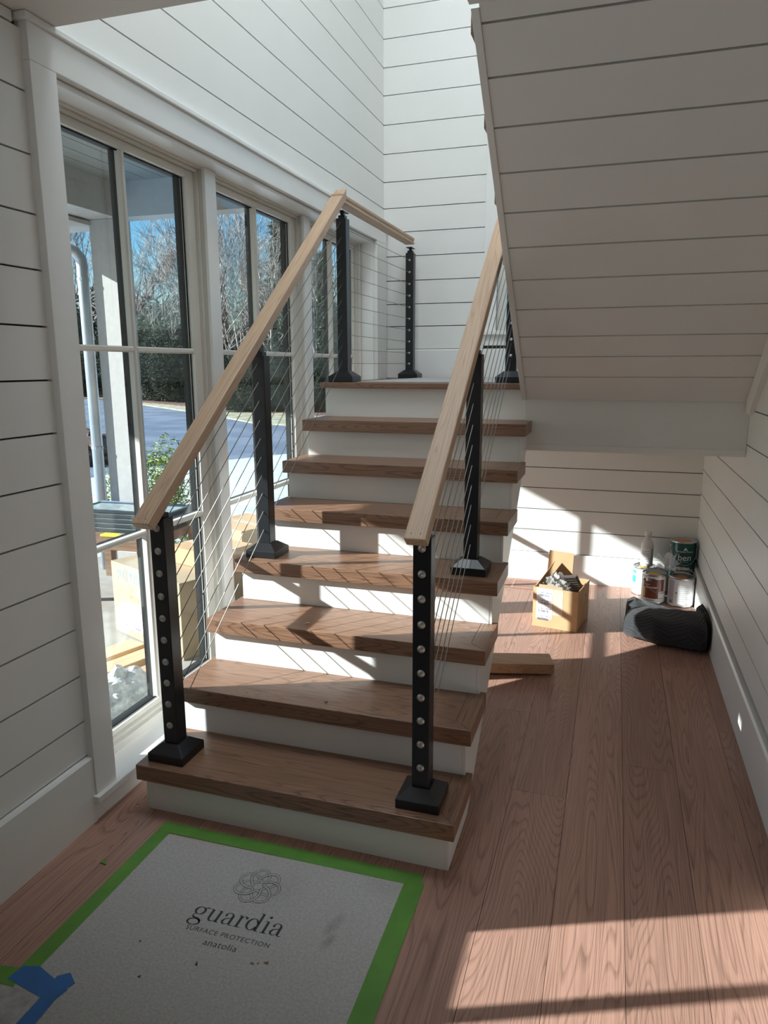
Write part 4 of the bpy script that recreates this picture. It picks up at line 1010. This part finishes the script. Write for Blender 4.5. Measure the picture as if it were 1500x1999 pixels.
ever = [make_mesh('evergreen_tree', leaf_cloud(9000, cone_shape(1, .22, .05), .05, 5, .5), 'needles'), make_mesh('evergreen_tree', leaf_cloud(8000, cone_shape(1, .28, .04), .055, 6, .3), 'needles_pale')]
hedge_m = [make_mesh('hedge_shrub', leaf_cloud(15000, blob_shape(.36, .36, 1.0), .036, 8, .3), 'hedge'), make_mesh('hedge_shrub', leaf_cloud(15000, blob_shape(.45, .45, .9), .038, 9, .3), 'hedge')]
brush_m = make_mesh('undergrowth_shrub', leaf_cloud(5000, blob_shape(.6, .6, .9), .10, 10), 'brush')
trunk_m = make_mesh('trunk', MB().tube([(0, 0, 0), (0, 0, .5), (0, 0, .97)], [.018, .012, .002], 7), 'bark_dark')
def ray_at(px, dist, z=-.36):
    d = Vector(((px-750)/1397.7, 0, 1)); w = rr*d.x+f_*1.0
    w = Vector((w.x, w.y, 0)).normalized(); return Vector((CAM.location.x+w.x*dist, CAM.location.y+w.y*dist, z))
rnd = random.Random(99)
def plant(name, me, px, dist, s, label, cat, grp=None, sz_=1.0, trunk=False):
    kf = 1.4 if px < 400 else 1.22
    dist *= kf; s *= kf
    p = ray_at(px, dist)
    if trunk:
        o = bpy.data.objects.new(name, None); COL.objects.link(o); c = bpy.data.objects.new('foliage', me); COL.objects.link(c); c.parent = o
        k = bpy.data.objects.new('trunk', trunk_m); COL.objects.link(k); k.parent = o
    else:
        o = bpy.data.objects.new(name, me); COL.objects.link(o)
    o.location = p; o.rotation_euler = (0, 0, rnd.uniform(0, 6.28)); o.scale = (s*sz_, s*sz_, s)
    return tag(o, label, cat, grp)
BL = 'bare leafless tree in the wood beyond the driveway'
for k, (px, dist) in enumerate(((152, 46), (258, 41), (290, 40), (318, 44), (352, 38), (421, 36), (443, 31), (467, 39), (491, 33), (520, 37), (547, 33), (606, 35), (628, 30), (650, 37), (386, 48))):
    plant('bare_tree', bare[k % 4], px, dist, rnd.uniform(.85, 1.05)*dist/38*(.78 if 250 < px < 380 else (1.0 if px < 500 else .85)), BL, 'tree', 'bare trees beyond the driveway')
for k, (px, dist, h) in enumerate(((163, 39, 7.0), (128, 41, 5.4), (566, 35, 9.5), (640, 34, 6.5), (690, 38, 8.0))):
    plant('evergreen_tree', ever[k % 2], px, dist, h, ['tall evergreen seen left of the white porch post', 'evergreen seen past the edge of the first window', 'tallest evergreen, right half of the second window', 'dense evergreen seen through the third window', 'evergreen at the far edge of the third window'][k], 'tree', None, trunk=True)
for k, (px, dist, h) in enumerate(((152, 36.5, 2.5), (176, 36, 2.7), (265, 32, 2.6), (286, 31.5, 3.3), (312, 30.5, 2.4), (330, 30, 2.7), (350, 29, 2.6), (372, 28.5, 2.5), (432, 27, 1.5), (462, 26, 2.1), (492, 26, 1.6), (520, 25.5, 2.3), (548, 25, 1.8), (604, 25, 2.1), (628, 25, 1.9), (652, 25, 2.2))):
    plant('hedge_shrub', hedge_m[k % 2], px, dist, h, 'dark evergreen shrub in the hedge along the driveway', 'shrub', 'hedge along the far side of the driveway', 1.0)
for k in range(19):
    plant('undergrowth_shrub', brush_m, 128+k*30, 48+rnd.uniform(-3, 3), rnd.uniform(3.2, 6.2), 'grey brown thicket among the bare trees', 'shrub', 'thickets under the bare trees', 1.15)
# bush beside the porch
bs = thing('leafy_bush', (-2.75, 4.0, -.385), 'sunlit yellow green leafy bush growing beside the porch', 'bush')
lm = leaf_cloud(5200, blob_shape(.50, .42, 1.10), .045, 21); lm.xf(Matrix.Translation((-2.72, 4.0, -.34)))
obj('foliage', lm, 'leaves', bs)
stems = MB()
for k in range(9):
    a = k*.7; stems.tube([(-2.72, 4.0, -.38), (-2.72+.15*math.cos(a), 4.0+.15*math.sin(a), .1), (-2.72+.33*math.cos(a), 4.0+.3*math.sin(a), .55)], [.012, .009, .004], 5)
obj('stems', stems, 'bark_dark', bs)
pb = thing('paper_covered_pile', (-6.4, 9.0, -.385), 'dark heap of earth and leaves beside the driveway, left of the porch post', 'heap')
obj('heap', crumple((-8.6, 10.2, -.2), .75, .6, .42, 5, amp=.18), 'mulch', pb)
